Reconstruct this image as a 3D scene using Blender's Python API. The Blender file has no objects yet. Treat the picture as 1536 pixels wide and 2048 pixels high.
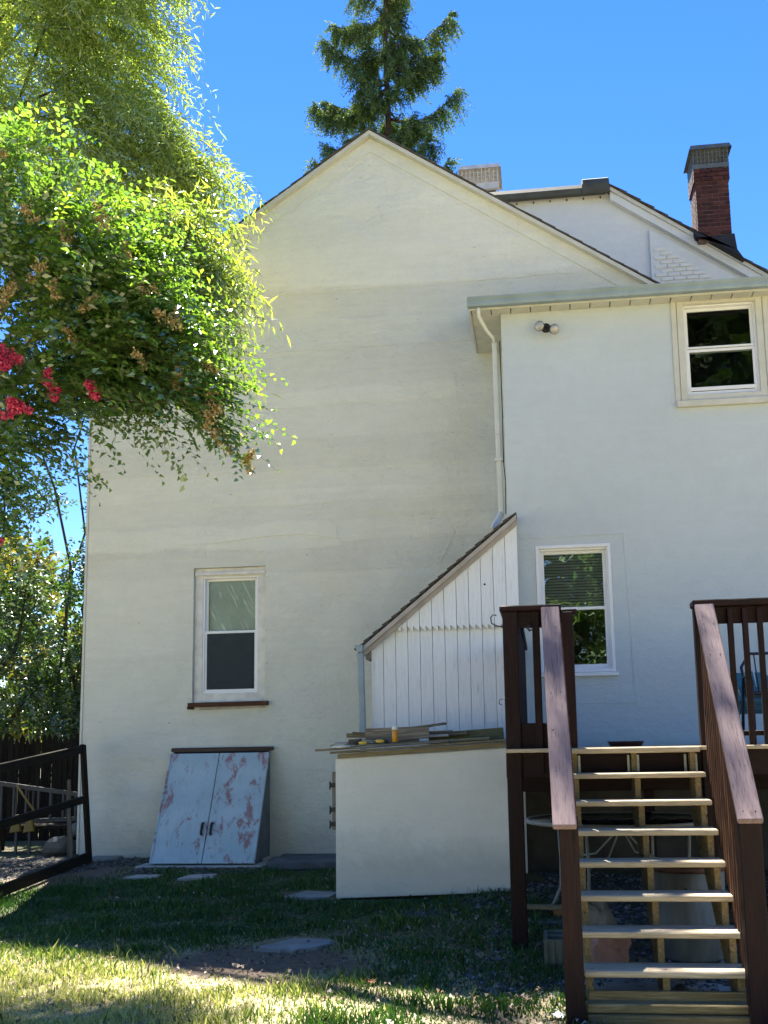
import bpy, bmesh, math, random
import numpy as np
from mathutils import Vector, Matrix, noise as mnoise

random.seed(11)
RNG = np.random.default_rng(11)
SC = bpy.context.scene
COL = SC.collection
R = math.radians

# ------------------------------------------------------------------ camera
def make_camera():
    yaw, pitch, roll = R(7.0), R(8.5), R(1.03)
    F = Vector((-math.sin(yaw) * math.cos(pitch), math.cos(yaw) * math.cos(pitch), math.sin(pitch)))
    Rt = Vector((math.cos(yaw), math.sin(yaw), 0))
    U = Rt.cross(F)
    R2 = Rt * math.cos(roll) - U * math.sin(roll)
    U2 = U * math.cos(roll) + Rt * math.sin(roll)
    cd = bpy.data.cameras.new('camera')
    co = bpy.data.objects.new('camera', cd)
    COL.objects.link(co)
    m = Matrix((R2, U2, -F)).transposed().to_4x4()
    m.translation = (0, 0, 1.52)
    co.matrix_world = m
    cd.sensor_fit = 'AUTO'
    cd.sensor_width = 36
    cd.lens = 36.04
    cd.shift_x = -0.0303
    cd.shift_y = 0.0779
    cd.clip_start = 0.05
    cd.clip_end = 3000
    SC.camera = co
make_camera()

# ------------------------------------------------------------------ sky, sun, exposure
SUN_AZ, SUN_EL = 16.0, 58.0          # degrees left of straight behind the house, height
w = bpy.data.worlds.new('World')
SC.world = w
w.use_nodes = True
nt = w.node_tree
nt.nodes.clear()
sky = nt.nodes.new('ShaderNodeTexSky')
sky.sky_type = 'NISHITA'
sky.sun_disc = False
sky.sun_elevation = R(SUN_EL)
sky.sun_rotation = R(-SUN_AZ)
sky.air_density = 1.0
sky.dust_density = 0.0
sky.ozone_density = 4.0
bg = nt.nodes.new('ShaderNodeBackground')
bg.inputs[1].default_value = 0.05
wo = nt.nodes.new('ShaderNodeOutputWorld')
hs = nt.nodes.new('ShaderNodeHueSaturation')
hs.inputs['Saturation'].default_value = 1.28
hs.inputs['Hue'].default_value = 0.513
nt.links.new(sky.outputs[0], hs.inputs['Color'])
nt.links.new(hs.outputs[0], bg.inputs[0])
nt.links.new(bg.outputs[0], wo.inputs[0])

sd = bpy.data.lights.new('sun', 'SUN')
sd.energy = 5.0
sd.angle = R(0.5)
sd.color = (1.0, 0.94, 0.84)
so = bpy.data.objects.new('sun', sd)
COL.objects.link(so)
so.location = (-12, 15, 20)
so.rotation_euler = Vector((math.sin(R(SUN_AZ)) * math.cos(R(SUN_EL)), -math.cos(R(SUN_AZ)) * math.cos(R(SUN_EL)),
                            -math.sin(R(SUN_EL)))).to_track_quat('-Z', 'Y').to_euler()

vs = SC.view_settings
vs.view_transform = 'Standard'
vs.look = 'None'
vs.gamma = 1.0
vs.use_curve_mapping = False
vs.exposure = 2.46
SC.cycles.max_bounces = 6
SC.cycles.diffuse_bounces = 3
SC.cycles.glossy_bounces = 3
SC.cycles.transmission_bounces = 4
SC.cycles.transparent_max_bounces = 12

# ------------------------------------------------------------------ materials
class NT:
    """small helper round a material's node tree"""
    def __init__(s, name):
        s.m = bpy.data.materials.new(name)
        s.m.use_nodes = True
        s.t = s.m.node_tree
        s.p = s.t.nodes['Principled BSDF']
        s.out = s.t.nodes['Material Output']
    def n(s, typ, **kw):
        nd = s.t.nodes.new(typ)
        for k, v in kw.items():
            if isinstance(k, str) and hasattr(nd, k):
                setattr(nd, k, v)
        return nd
    def l(s, a, b):
        s.t.links.new(a, b)
    def val(s, nd, **kw):
        for k, v in kw.items():
            nd.inputs[k.replace('_', ' ')].default_value = v
        return nd
    def coords(s, kind='Object', scale=(1, 1, 1)):
        tc = s.n('ShaderNodeTexCoord')
        mp = s.n('ShaderNodeMapping')
        if kind == 'World':
            g = s.n('ShaderNodeNewGeometry')
            s.l(g.outputs['Position'], mp.inputs[0])
        else:
            s.l(tc.outputs[kind], mp.inputs[0])
        mp.inputs['Scale'].default_value = scale
        return mp.outputs[0]
    def noise(s, co, scale, detail=4, rough=.55, dist=0):
        nd = s.n('ShaderNodeTexNoise')
        s.l(co, nd.inputs['Vector'])
        nd.inputs['Scale'].default_value = scale
        nd.inputs['Detail'].default_value = detail
        nd.inputs['Roughness'].default_value = rough
        nd.inputs['Distortion'].default_value = dist
        return nd.outputs[0]
    def ramp(s, fac, stops, interp='LINEAR'):
        r = s.n('ShaderNodeValToRGB')
        r.color_ramp.interpolation = interp
        e = r.color_ramp.elements
        while len(e) < len(stops):
            e.new(0.5)
        for i, (p, c) in enumerate(stops):
            e[i].position = p
            e[i].color = (*c, 1) if len(c) == 3 else c
        s.l(fac, r.inputs[0])
        return r.outputs[0]
    def mix(s, fac, a, b, mode='MIX'):
        x = s.n('ShaderNodeMix')
        x.data_type = 'RGBA'
        x.blend_type = mode
        for sock, v in ((x.inputs[0], fac), (x.inputs[6], a), (x.inputs[7], b)):
            if hasattr(v, 'is_linked') or hasattr(v, 'links'):
                s.l(v, sock)
            elif isinstance(v, (int, float)):
                sock.default_value = v
            else:
                sock.default_value = (*v, 1)
        return x.outputs[2]
    def math(s, op, a, b=None, clamp=False):
        x = s.n('ShaderNodeMath')
        x.operation = op
        x.use_clamp = clamp
        for i, v in enumerate((a, b)):
            if v is None:
                continue
            if isinstance(v, (int, float)):
                x.inputs[i].default_value = v
            else:
                s.l(v, x.inputs[i])
        return x.outputs[0]
    def bump(s, h, strength=.3, dist=.01, prev=None):
        b = s.n('ShaderNodeBump')
        s.l(h, b.inputs['Height'])
        b.inputs['Strength'].default_value = strength
        b.inputs['Distance'].default_value = dist
        if prev is not None:
            s.l(prev, b.inputs['Normal'])
        return b.outputs[0]
    def rnd(s):
        return s.n('ShaderNodeObjectInfo').outputs['Random']
    def base(s, v):
        if isinstance(v, tuple):
            s.p.inputs['Base Color'].default_value = (*v, 1)
        else:
            s.l(v, s.p.inputs['Base Color'])
        return s
    def rough(s, v):
        s.p.inputs['Roughness'].default_value = v
        return s
    def normal(s, v):
        s.l(v, s.p.inputs['Normal'])
        return s

def mul(c, k):
    return tuple(min(1, x * k) for x in c)

def plain(name, col, rough=.6, var=.12, scale=6, bump=.15, metal=0, kind='Object', bscale=60):
    a = NT(name)
    co = a.coords(kind)
    f = a.noise(co, scale)
    a.base(a.ramp(f, [(.3, mul(col, 1 - var)), (.7, mul(col, 1 + var))])).rough(rough)
    if bump:
        a.normal(a.bump(a.noise(co, bscale, 3), bump, .004))
    a.p.inputs['Metallic'].default_value = metal
    return a.m

_wood = {}
def wood(name, c1, c2, rough=.7, axis='X', knots=True, var=.25, streak=1.0):
    key = (name, axis)
    if key in _wood:
        return _wood[key]
    a = NT(name + '_' + axis.lower())
    sc = {'X': (.55, 9, 9), 'Y': (9, .55, 9), 'Z': (9, 9, .55)}[axis]
    tc = a.n('ShaderNodeTexCoord')
    rv = a.n('ShaderNodeVectorMath')
    rv.operation = 'ADD'
    cmb = a.n('ShaderNodeCombineXYZ')
    r = a.rnd()
    r9 = a.math('MULTIPLY', r, 37.0)
    for i in range(3):
        a.l(r9, cmb.inputs[i])
    a.l(tc.outputs['Object'], rv.inputs[0])
    a.l(cmb.outputs[0], rv.inputs[1])
    mp = a.n('ShaderNodeMapping')
    a.l(rv.outputs[0], mp.inputs[0])
    mp.inputs['Scale'].default_value = sc
    co = mp.outputs[0]
    g1 = a.noise(co, 4.5, 6, .65, 1.2)
    g2 = a.noise(co, 16, 3, .6, .4)
    grain = a.math('ADD', a.math('MULTIPLY', g1, .65), a.math('MULTIPLY', g2, .35 * streak))
    col = a.ramp(grain, [(.28, mul(c1, .7)), (.45, c1), (.62, c2), (.8, mul(c2, 1.15))])
    rr = a.ramp(r, [(0, (1 - var,) * 3), (1, (1 + var * .4,) * 3)])
    col = a.mix(1.0, col, rr, 'MULTIPLY')
    if knots:
        vo = a.n('ShaderNodeTexVoronoi')
        mp2 = a.n('ShaderNodeMapping')
        a.l(rv.outputs[0], mp2.inputs[0])
        s2 = {'X': (2.2, 7, 7), 'Y': (7, 2.2, 7), 'Z': (7, 7, 2.2)}[axis]
        mp2.inputs['Scale'].default_value = s2
        a.l(mp2.outputs[0], vo.inputs['Vector'])
        vo.inputs['Scale'].default_value = 1.0
        k = a.ramp(vo.outputs['Distance'], [(.07, (1, 1, 1)), (.13, (0, 0, 0))])
        col = a.mix(k, col, mul(c1, .35))
    a.base(col).rough(rough)
    a.p.inputs['Specular IOR Level'].default_value = .2
    a.normal(a.bump(grain, .6, .006))
    _wood[key] = a.m
    return a.m

def W(name, c1, c2, **kw):
    """wood chosen by the longest axis of the piece that gets it"""
    def pick(dims):
        ax = 'XYZ'[max(range(3), key=lambda i: dims[i])]
        return wood(name, c1, c2, axis=ax, **kw)
    return pick

CREAM = (.685, .69, .61)
def stucco(name, col, bands=True, cool=0.0):
    a = NT(name)
    co = a.coords('World')
    big = a.noise(co, .55, 3)
    g = a.n('ShaderNodeNewGeometry')
    sep = a.n('ShaderNodeSeparateXYZ')
    a.l(g.outputs['Position'], sep.inputs[0])
    cs = a.coords('World', (.45, .45, 1.6))
    wob = a.noise(cs, 1.3, 3)
    base = a.ramp(big, [(.3, mul(col, .955)), (.7, mul(col, 1.03))])
    mott = a.ramp(a.noise(co, 5, 5, .65), [(.3, (.965,) * 3), (.7, (1.02,) * 3)])
    base = a.mix(1.0, base, mott, 'MULTIPLY')
    strk = a.ramp(a.noise(a.coords('World', (.7, .7, 6)), 2.2, 4, .6), [(.3, (.945,) * 3), (.7, (1.03,) * 3)])
    base = a.mix(.8 if bands else .35, base, strk, 'MULTIPLY')
    spk = a.ramp(a.noise(co, 55, 3, .7), [(.3, (.95,) * 3), (.5, (1.0,) * 3), (.72, (1.04,) * 3)])
    base = a.mix(.8, base, spk, 'MULTIPLY')
    vo = a.n('ShaderNodeTexVoronoi')
    vo.feature = 'DISTANCE_TO_EDGE'
    wv = a.n('ShaderNodeVectorMath')
    wv.operation = 'ADD'
    nz = a.n('ShaderNodeTexNoise')
    a.l(co, nz.inputs['Vector'])
    nz.inputs['Scale'].default_value = 2.5
    nz.inputs['Detail'].default_value = 5
    a.l(co, wv.inputs[0])
    a.l(nz.outputs['Color'], wv.inputs[1])
    a.l(wv.outputs[0], vo.inputs['Vector'])
    vo.inputs['Scale'].default_value = .75
    ck = a.ramp(vo.outputs['Distance'], [(.0035, (1, 1, 1)), (.008, (0, 0, 0))])
    cm = a.ramp(a.noise(co, .6, 2), [(.52, (0, 0, 0)), (.58, (1, 1, 1))])
    base = a.mix(a.math('MULTIPLY', a.math('MULTIPLY', ck, cm), .10 if bands else .0), base, (.30, .30, .26))
    n1 = None
    if bands:
        # trowelled lifts of render: levels wander with a slow noise, each lift a hair proud of the next
        zz = a.math('ADD', sep.outputs[2], a.math('MULTIPLY', a.math('SUBTRACT', wob, .5), .32))
        zf = a.math('DIVIDE', zz, 10.0)
        lv = [(0, .97), (.277, 1.0), (.383, .93), (.417, 1.05), (.443, .97), (.484, 1.01), (.524, .95), (.563, .985),
              (.609, 1.02), (.63, .945), (.684, 1.0), (.73, .94), (.771, 1.06), (.832, 1.02), (.878, 1.06)]
        st = []
        for i, (p, v) in enumerate(lv):
            if i:
                st.append((p - .0018, (lv[i - 1][1],) * 3))
            st.append((p, (v,) * 3))
        half = [s for s in st if s[0] < .64]
        rest = [s for s in st if s[0] >= .6]
        lo = a.ramp(zf, half[:31])
        hi = a.ramp(zf, rest[:31])
        selm = a.math('GREATER_THAN', zf, .62)
        band = a.mix(selm, lo, hi)
        soft = a.ramp(a.noise(a.coords('World', (.6, .6, .6)), 1.1, 2), [(.30, (.25, .25, .25)), (.5, (1, 1, 1))])
        sb = a.mix(soft, (1, 1, 1), band)
        base = a.mix(1.0, base, sb, 'MULTIPLY')
        bw = a.n('ShaderNodeRGBToBW')
        a.l(band, bw.inputs[0])
        n1 = a.bump(a.math('MULTIPLY', bw.outputs[0], soft), .5, .10)
    # splashed earth low down, patchy
    dirt = a.noise(co, 3.5, 5, .7)
    hz = a.ramp(a.math('ADD', a.math('MULTIPLY', sep.outputs[2], 1.6), a.math('MULTIPLY', dirt, -1.1)),
                [(0.0, (1, 1, 1)), (.55, (0, 0, 0))])
    base = a.mix(a.math('MULTIPLY', hz, .32), base, (.28, .23, .17))
    a.base(base).rough(.88)
    h1 = a.noise(a.coords('World', (1, 1, 1.5)), 9, 5, .6)
    n2 = a.bump(h1, .8 if bands else .35, .03, n1)
    n3 = a.bump(a.noise(a.coords('World', (1, 1, 1.8)), 45, 4, .7), .6, .006, n2)
    sc = a.n('ShaderNodeTexVoronoi')
    a.l(a.coords('World', (1.2, 1.2, 4.0)), sc.inputs['Vector'])
    sc.inputs['Scale'].default_value = 2.2
    sc.inputs['Randomness'].default_value = 1
    trow = a.ramp(sc.outputs['Distance'], [(.02, (1, 1, 1)), (.06, (0, 0, 0))])
    n4 = a.bump(trow, .8 if bands else .25, .018, n3)
    a.normal(n4)
    return a.m

M_STUCCO = stucco('stucco_main', CREAM)
M_STUCCO2 = stucco('stucco_wing', (.56, .615, .63), bands=False)
M_STUCCO3 = stucco('stucco_rear', (.66, .68, .67), bands=False)
M_BOX = stucco('stucco_box', (.82, .81, .74), bands=False)
M_PATCH = stucco('stucco_patch', mul(CREAM, 1.035), bands=False)
M_TRIM = plain('trim_paint', (.58, .57, .49), .5, .08, 5, .12)
M_WHITE = plain('white_vinyl', (.80, .81, .82), .35, .03, 5, .03)
M_METAL = plain('gutter_metal', (.27, .345, .39), .5, .12, 4, .08)
M_DSP = plain('downspout_metal', (.70, .71, .66), .4, .10, 3, .06)
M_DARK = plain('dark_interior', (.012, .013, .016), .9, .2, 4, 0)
M_SHINGLE = plain('shingle', (.085, .075, .065), .95, .35, 14, .8, bscale=90)
M_FOUND = plain('foundation_shade', (.05, .048, .045), .95, .4, 3, .6, kind='World', bscale=20)  # darkness under the deck put into this near-black wall colour
M_CAGE = plain('cage_steel', (.55, .55, .54), .45, .2, 5, .1, .3)
M_BLACK = plain('black_metal', (.015, .015, .016), .5, .2, 5, .1)
M_TAR = plain('roof_tar', (.010, .010, .013), .7, .4, 4, .5)
M_CONC = plain('concrete', (.38, .36, .32), .95, .2, 5, .6, bscale=50)
M_SLATE = plain('slate', (.20, .215, .21), .85, .25, 4, .5, bscale=30)
M_DSLATE = plain('dark_slate', (.085, .095, .10), .85, .3, 4, .5, bscale=25)
M_MORTAR = plain('mortar', (.13, .10, .09), .95, .2, 10, .5)
M_ROOFEDGE = plain('roof_membrane', (.06, .062, .05), .75, .3, 4, .4)

W_STAIN = W('stained_timber', (.011, .004, .0045), (.024, .008, .008), rough=.6)
W_BAL = W('brown_timber', (.05, .021, .011), (.11, .047, .022), rough=.6)
W_RAIL = W('weathered_rail', (.085, .056, .060), (.235, .165, .162), rough=.75, var=.1, streak=1.8)
W_TREAD = W('tread_timber', (.44, .36, .24), (.62, .52, .37), rough=.55, var=.15)
W_PT = W('treated_timber', (.17, .125, .055), (.31, .235, .115), rough=.7)
W_OLD = W('grey_plank', (.17, .145, .11), (.34, .30, .24), rough=.85, var=.4)
W_TAN = W('tan_plank', (.24, .19, .10), (.38, .32, .19), rough=.8, var=.3)
W_FENCE = W('fence_timber', (.010, .008, .006), (.024, .018, .012), rough=.95, var=.4)
W_GATE = W('gate_timber', (.012, .009, .005), (.028, .022, .011), rough=.9, var=.2)
W_WBOARD = W('white_board', (.80, .83, .87), (.87, .89, .92), rough=.55, knots=False, var=.04)

def leafmat(name, stops, trans=.45, gloss=.12, rough=.35, tcol=None):
    a = NT(name)
    t = a.t
    at = a.n('ShaderNodeAttribute')
    at.attribute_name = 'rnd'
    col = a.ramp(at.outputs['Fac'], stops)
    t.nodes.remove(a.p)
    d = a.n('ShaderNodeBsdfDiffuse')
    tr = a.n('ShaderNodeBsdfTranslucent')
    gl = a.n('ShaderNodeBsdfGlossy')
    gl.inputs['Roughness'].default_value = rough
    gl.inputs['Color'].default_value = (.9, .95, 1, 1)
    a.l(col, d.inputs['Color'])
    tc = a.mix(1.0, col, tcol or (1.35, 1.25, .45), 'MULTIPLY')
    a.l(tc, tr.inputs['Color'])
    m1 = a.n('ShaderNodeMixShader')
    m1.inputs[0].default_value = trans
    a.l(d.outputs[0], m1.inputs[1])
    a.l(tr.outputs[0], m1.inputs[2])
    m2 = a.n('ShaderNodeMixShader')
    m2.inputs[0].default_value = gloss
    a.l(m1.outputs[0], m2.inputs[1])
    a.l(gl.outputs[0], m2.inputs[2])
    a.l(m2.outputs[0], a.out.inputs[0])
    return a.m

M_CREPE = leafmat('crepe_leaf', [(0, (.05, .12, .02)), (.6, (.12, .24, .04)), (1, (.26, .37, .07))], .52, .15, .3, (1.75, 1.65, .55))
M_WILLOW = leafmat('willow_leaf', [(0, (.13, .21, .04)), (.5, (.24, .34, .075)), (1, (.37, .44, .12))], .52, .09, .4, (1.7, 1.6, .6))
M_SPRUCE = leafmat('spruce_needle', [(0, (.03, .07, .03)), (.6, (.08, .145, .05)), (1, (.22, .28, .08))], .3, .03, .5)
M_HEDGE = leafmat('hedge_leaf', [(0, (.02, .06, .015)), (.7, (.05, .11, .025)), (1, (.13, .17, .03))], .4, .08, .4)
M_AUTUMN = leafmat('pale_leaf', [(0, (.06, .10, .02)), (.6, (.15, .16, .035)), (1, (.28, .19, .06))], .45, .06, .4)
M_MAPLE = leafmat('maple_leaf', [(0, (.03, .08, .015)), (1, (.09, .17, .03))], .4, .06, .4)
M_GRASS = leafmat('grass_blade', [(0, (.028, .085, .014)), (.55, (.05, .13, .02)), (.8, (.17, .23, .05)), (1, (.54, .54, .24))],
                  .35, .04, .5, (1.2, 1.2, .6))
M_LITTER = leafmat('dry_leaf', [(0, (.07, .04, .022)), (.5, (.15, .095, .055)), (.85, (.25, .18, .12)), (1, (.38, .33, .28))], .15, .03, .6,
                   (1.1, 1, .8))
M_PINK = leafmat('pink_bloom', [(0, (.50, .025, .11)), (.5, (.75, .07, .20)), (1, (.85, .22, .34))], .35, .02, .6, (1.2, .8, .9))
M_SEED = leafmat('seed_head', [(0, (.34, .23, .09)), (.6, (.52, .39, .18)), (1, (.66, .56, .34))], .2, .02, .6, (1, 1, .8))
M_BARK = plain('bark', (.055, .042, .032), .95, .35, 9, .8, bscale=30)
M_BARK2 = plain('smooth_bark', (.17, .13, .10), .8, .3, 5, .4)

def glass_mat(name, tint=(.9, .95, .95), refl=.10, wav=.0):
    a = NT(name)
    a.t.nodes.remove(a.p)
    tr = a.n('ShaderNodeBsdfTransparent')
    tr.inputs[0].default_value = (*tint, 1)
    gl = a.n('ShaderNodeBsdfGlossy')
    gl.inputs['Roughness'].default_value = .01
    lw = a.n('ShaderNodeFresnel')
    lw.inputs['IOR'].default_value = 1.5
    f = a.math('ADD', a.math('MULTIPLY', lw.outputs[0], 1.6), refl - .06, True)
    if wav:
        n = a.bump(a.noise(a.coords('World'), 3.5, 2), wav, .02)
        a.l(n, gl.inputs['Normal'])
    mx = a.n('ShaderNodeMixShader')
    a.l(f, mx.inputs[0])
    a.l(tr.outputs[0], mx.inputs[1])
    a.l(gl.outputs[0], mx.inputs[2])
    a.l(mx.outputs[0], a.out.inputs[0])
    return a.m
M_GLASS = glass_mat('window_glass', refl=.17, wav=.12)
M_DGLASS = glass_mat('dim_glass', (.8, .85, .85), refl=.015, wav=.1)
M_OGLASS = glass_mat('old_glass', refl=.02, wav=.2)
M_TGLASS = glass_mat('table_glass', (.45, .55, .52), refl=.07)

# ------------------------------------------------------------------ mesh helpers
def zg(x, y):
    """height of the ground"""
    b = -.12 + .041 * (max(y, 6.4) - 6.4)
    if y > 13.5:
        b = .171 - .0 * y
    b += .012 * mnoise.noise(Vector((x * .9, y * .9, 3.1))) + .02 * mnoise.noise(Vector((x * .3, y * .3, 7.7)))
    # a low bank of gravel against the right end of the box
    b += .085 * math.exp(-((x + .25) / .55) ** 2 - ((y - 10.3) / .9) ** 2)
    return b

def link(o, parent=None):
    COL.objects.link(o)
    if parent is not None:
        o.parent = parent
    return o

def wloc(o):
    v = Vector((0, 0, 0))
    while o is not None:
        v += o.location
        o = o.parent
    return v

def mesh(name, verts, faces, mat, parent=None, smooth=False, bevel=0, bseg=1, center=True):
    """one mesh object from world coordinates; origin at its middle"""
    v = [Vector(p) for p in verts]
    lo = Vector((min(p.x for p in v), min(p.y for p in v), min(p.z for p in v)))
    hi = Vector((max(p.x for p in v), max(p.y for p in v), max(p.z for p in v)))
    c = (lo + hi) / 2 if center else Vector((0, 0, 0))
    me = bpy.data.meshes.new(name)
    me.from_pydata([p - c for p in v], [], faces)
    if callable(mat):
        mat = mat(hi - lo)
    me.materials.append(mat)
    bm = bmesh.new()
    bm.from_mesh(me)
    bmesh.ops.recalc_face_normals(bm, faces=bm.faces)
    if bevel:
        bmesh.ops.bevel(bm, geom=[e for e in bm.edges if len(e.link_faces) == 2 and e.calc_face_angle(0) > .5],
                        offset=bevel, segments=bseg, affect='EDGES', profile=.6)
    bm.to_mesh(me)
    bm.free()
    if smooth:
        me.polygons.foreach_set('use_smooth', [True] * len(me.polygons))
    o = bpy.data.objects.new(name, me)
    link(o, parent)
    o.location = c - (wloc(parent) if parent is not None else Vector((0, 0, 0)))
    return o

BOXF = [(0, 1, 3, 2), (4, 6, 7, 5), (0, 4, 5, 1), (2, 3, 7, 6), (0, 2, 6, 4), (1, 5, 7, 3)]
def boxv(x0, x1, y0, y1, z0, z1):
    return [(x, y, z) for x in (x0, x1) for y in (y0, y1) for z in (z0, z1)]

def box(name, x0, x1, y0, y1, z0, z1, mat, parent=None, bevel=.004):
    return mesh(name, boxv(x0, x1, y0, y1, z0, z1), BOXF, mat, parent, bevel=bevel)

def boxes(name, lst, mat, parent=None, bevel=0):
    V, F = [], []
    for b in lst:
        k = len(V)
        V += boxv(*b)
        F += [tuple(i + k for i in f) for f in BOXF]
    return mesh(name, V, F, mat, parent, bevel=bevel)

def beam(name, p0, p1, wid, thick, mat, parent=None, up=(0, 0, 1), bevel=.004, share=None):
    """a bar from p0 to p1; local x runs along it, width across, thickness along up"""
    p0, p1 = Vector(p0), Vector(p1)
    d = p1 - p0
    L = d.length
    ax = d.normalized()
    sd_ = ax.cross(Vector(up))
    if sd_.length < 1e-4:
        sd_ = ax.cross(Vector((0, 1, 0)))
    sd_.normalize()
    un = sd_.cross(ax)
    me = share
    if me is None:
        me = bpy.data.meshes.new(name)
        me.from_pydata(boxv(-L / 2, L / 2, -wid / 2, wid / 2, -thick / 2, thick / 2), [], BOXF)
        bm = bmesh.new()
        bm.from_mesh(me)
        bmesh.ops.recalc_face_normals(bm, faces=bm.faces)
        if bevel:
            bmesh.ops.bevel(bm, geom=list(bm.edges), offset=bevel, segments=1, affect='EDGES')
        bm.to_mesh(me)
        bm.free()
        me.materials.append(mat((L, wid, thick)) if callable(mat) else mat)
    o = bpy.data.objects.new(name, me)
    link(o, parent)
    mt = Matrix((ax, -sd_, un)).transposed()
    o.rotation_euler = mt.to_euler()
    o.location = (p0 + p1) / 2 - (wloc(parent) if parent is not None else Vector((0, 0, 0)))
    return o

def prism(name, prof, y0, y1, mat, parent=None, bevel=0):
    """outline in x,z pushed from y0 to y1"""
    n = len(prof)
    V = [(x, y0, z) for x, z in prof] + [(x, y1, z) for x, z in prof]
    F = [tuple(range(n)), tuple(range(2 * n - 1, n - 1, -1))] + [(i, (i + 1) % n, (i + 1) % n + n, i + n) for i in range(n)]
    return mesh(name, V, F, mat, parent, bevel=bevel)

def prism_x(name, prof, x0, x1, mat, parent=None, bevel=0):
    """outline in y,z pushed from x0 to x1"""
    n = len(prof)
    V = [(x0, y, z) for y, z in prof] + [(x1, y, z) for y, z in prof]
    F = [tuple(range(n)), tuple(range(2 * n - 1, n - 1, -1))] + [(i, (i + 1) % n, (i + 1) % n + n, i + n) for i in range(n)]
    return mesh(name, V, F, mat, parent, bevel=bevel)

def tube_geo(pts, rad, seg=8, squash=None):
    pts = [Vector(p) for p in pts]
    n = len(pts)
    V, F = [], []
    prev = None
    for i, p in enumerate(pts):
        t = (pts[min(i + 1, n - 1)] - pts[max(i - 1, 0)]).normalized()
        if prev is None:
            a = t.cross(Vector((0, 0, 1)))
            if a.length < .05:
                a = t.cross(Vector((1, 0, 0)))
        else:
            a = prev - t * prev.dot(t)
        a.normalize()
        prev = a
        b = t.cross(a)
        r = rad[i] if isinstance(rad, (list, tuple)) else rad
        for k in range(seg):
            an = 2 * math.pi * k / seg
            V.append(p + a * math.cos(an) * r + b * math.sin(an) * r)
    for i in range(n - 1):
        for k in range(seg):
            k2 = (k + 1) % seg
            F.append((i * seg + k, i * seg + k2, (i + 1) * seg + k2, (i + 1) * seg + k))
    F.append(tuple(range(seg - 1, -1, -1)))
    F.append(tuple((n - 1) * seg + k for k in range(seg)))
    return V, F

def tube(name, pts, rad, mat, parent=None, seg=8):
    V, F = tube_geo(pts, rad, seg)
    return mesh(name, V, F, mat, parent, smooth=True)

def tubes(name, lst, mat, parent=None, seg=6):
    V, F = [], []
    for pts, rad in lst:
        v, f = tube_geo(pts, rad, seg)
        k = len(V)
        V += v
        F += [tuple(i + k for i in q) for q in f]
    return mesh(name, V, F, mat, parent, smooth=True)

def lathe(name, prof, cx, cy, mat, parent=None, seg=32, smooth=True, caps=True):
    V, F = [], []
    for r, z in prof:
        for k in range(seg):
            an = 2 * math.pi * k / seg
            V.append((cx + r * math.cos(an), cy + r * math.sin(an), z))
    for i in range(len(prof) - 1):
        for k in range(seg):
            k2 = (k + 1) % seg
            F.append((i * seg + k, i * seg + k2, (i + 1) * seg + k2, (i + 1) * seg + k))
    if caps:
        F.append(tuple(range(seg)))
        F.append(tuple((len(prof) - 1) * seg + k for k in range(seg)))
    return mesh(name, V, F, mat, parent, smooth=smooth)

def rock(name, c, s, mat, seed, rot=0, flat=.0, sub=2, rough=.35, parent=None):
    bm = bmesh.new()
    bmesh.ops.create_icosphere(bm, subdivisions=sub, radius=1)
    cr, sr = math.cos(rot), math.sin(rot)
    V = []
    for v in bm.verts:
        p = v.co
        k = 1 + rough * mnoise.noise(p * 1.1 + Vector((seed * 3.7, seed, 0))) + rough * .35 * mnoise.noise(p * 3 + Vector((seed, 9, 2)))
        q = Vector((p.x * s[0] * k, p.y * s[1] * k, max(p.z, -.75) * s[2] * k))
        V.append(Vector((c[0] + q.x * cr - q.y * sr, c[1] + q.x * sr + q.y * cr, c[2] + q.z)))
    F = [tuple(v.index for v in f.verts) for f in bm.faces]
    bm.free()
    return mesh(name, V, F, mat, parent)

def tag(o, label, cat, group=None):
    o['label'] = label
    o['category'] = cat
    if group:
        o['group'] = group
    return o

def thing(name, label, cat, loc=(0, 0, 0), group=None):
    o = bpy.data.objects.new(name, None)
    o.empty_display_size = .1
    COL.objects.link(o)
    o.location = loc
    return tag(o, label, cat, group)

def kind(o, k):
    o['kind'] = k
    return o

def quads(name, V, rnd, mat, parent=None, n=4):
    """fast mesh of loose quads (or triangles): V is (count, n, 3)"""
    N = len(V)
    c = V.reshape(-1, 3).mean(0)
    me = bpy.data.meshes.new(name)
    me.vertices.add(N * n)
    me.vertices.foreach_set('co', (V.reshape(-1, 3) - c).astype(np.float32).ravel())
    me.loops.add(N * n)
    me.loops.foreach_set('vertex_index', np.arange(N * n, dtype=np.int32))
    me.polygons.add(N)
    me.polygons.foreach_set('loop_start', np.arange(0, N * n, n, dtype=np.int32))
    me.polygons.foreach_set('loop_total', np.full(N, n, dtype=np.int32))
    at = me.attributes.new('rnd', 'FLOAT', 'POINT')
    at.data.foreach_set('value', np.repeat(rnd, n).astype(np.float32))
    me.materials.append(mat)
    me.update(calc_edges=True)
    me.validate()
    o = bpy.data.objects.new(name, me)
    link(o, parent)
    o.location = Vector(c.tolist()) - (wloc(parent) if parent is not None else Vector((0, 0, 0)))
    return o

def unit(a):
    return a / np.maximum(np.linalg.norm(a, axis=-1, keepdims=True), 1e-9)

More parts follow.
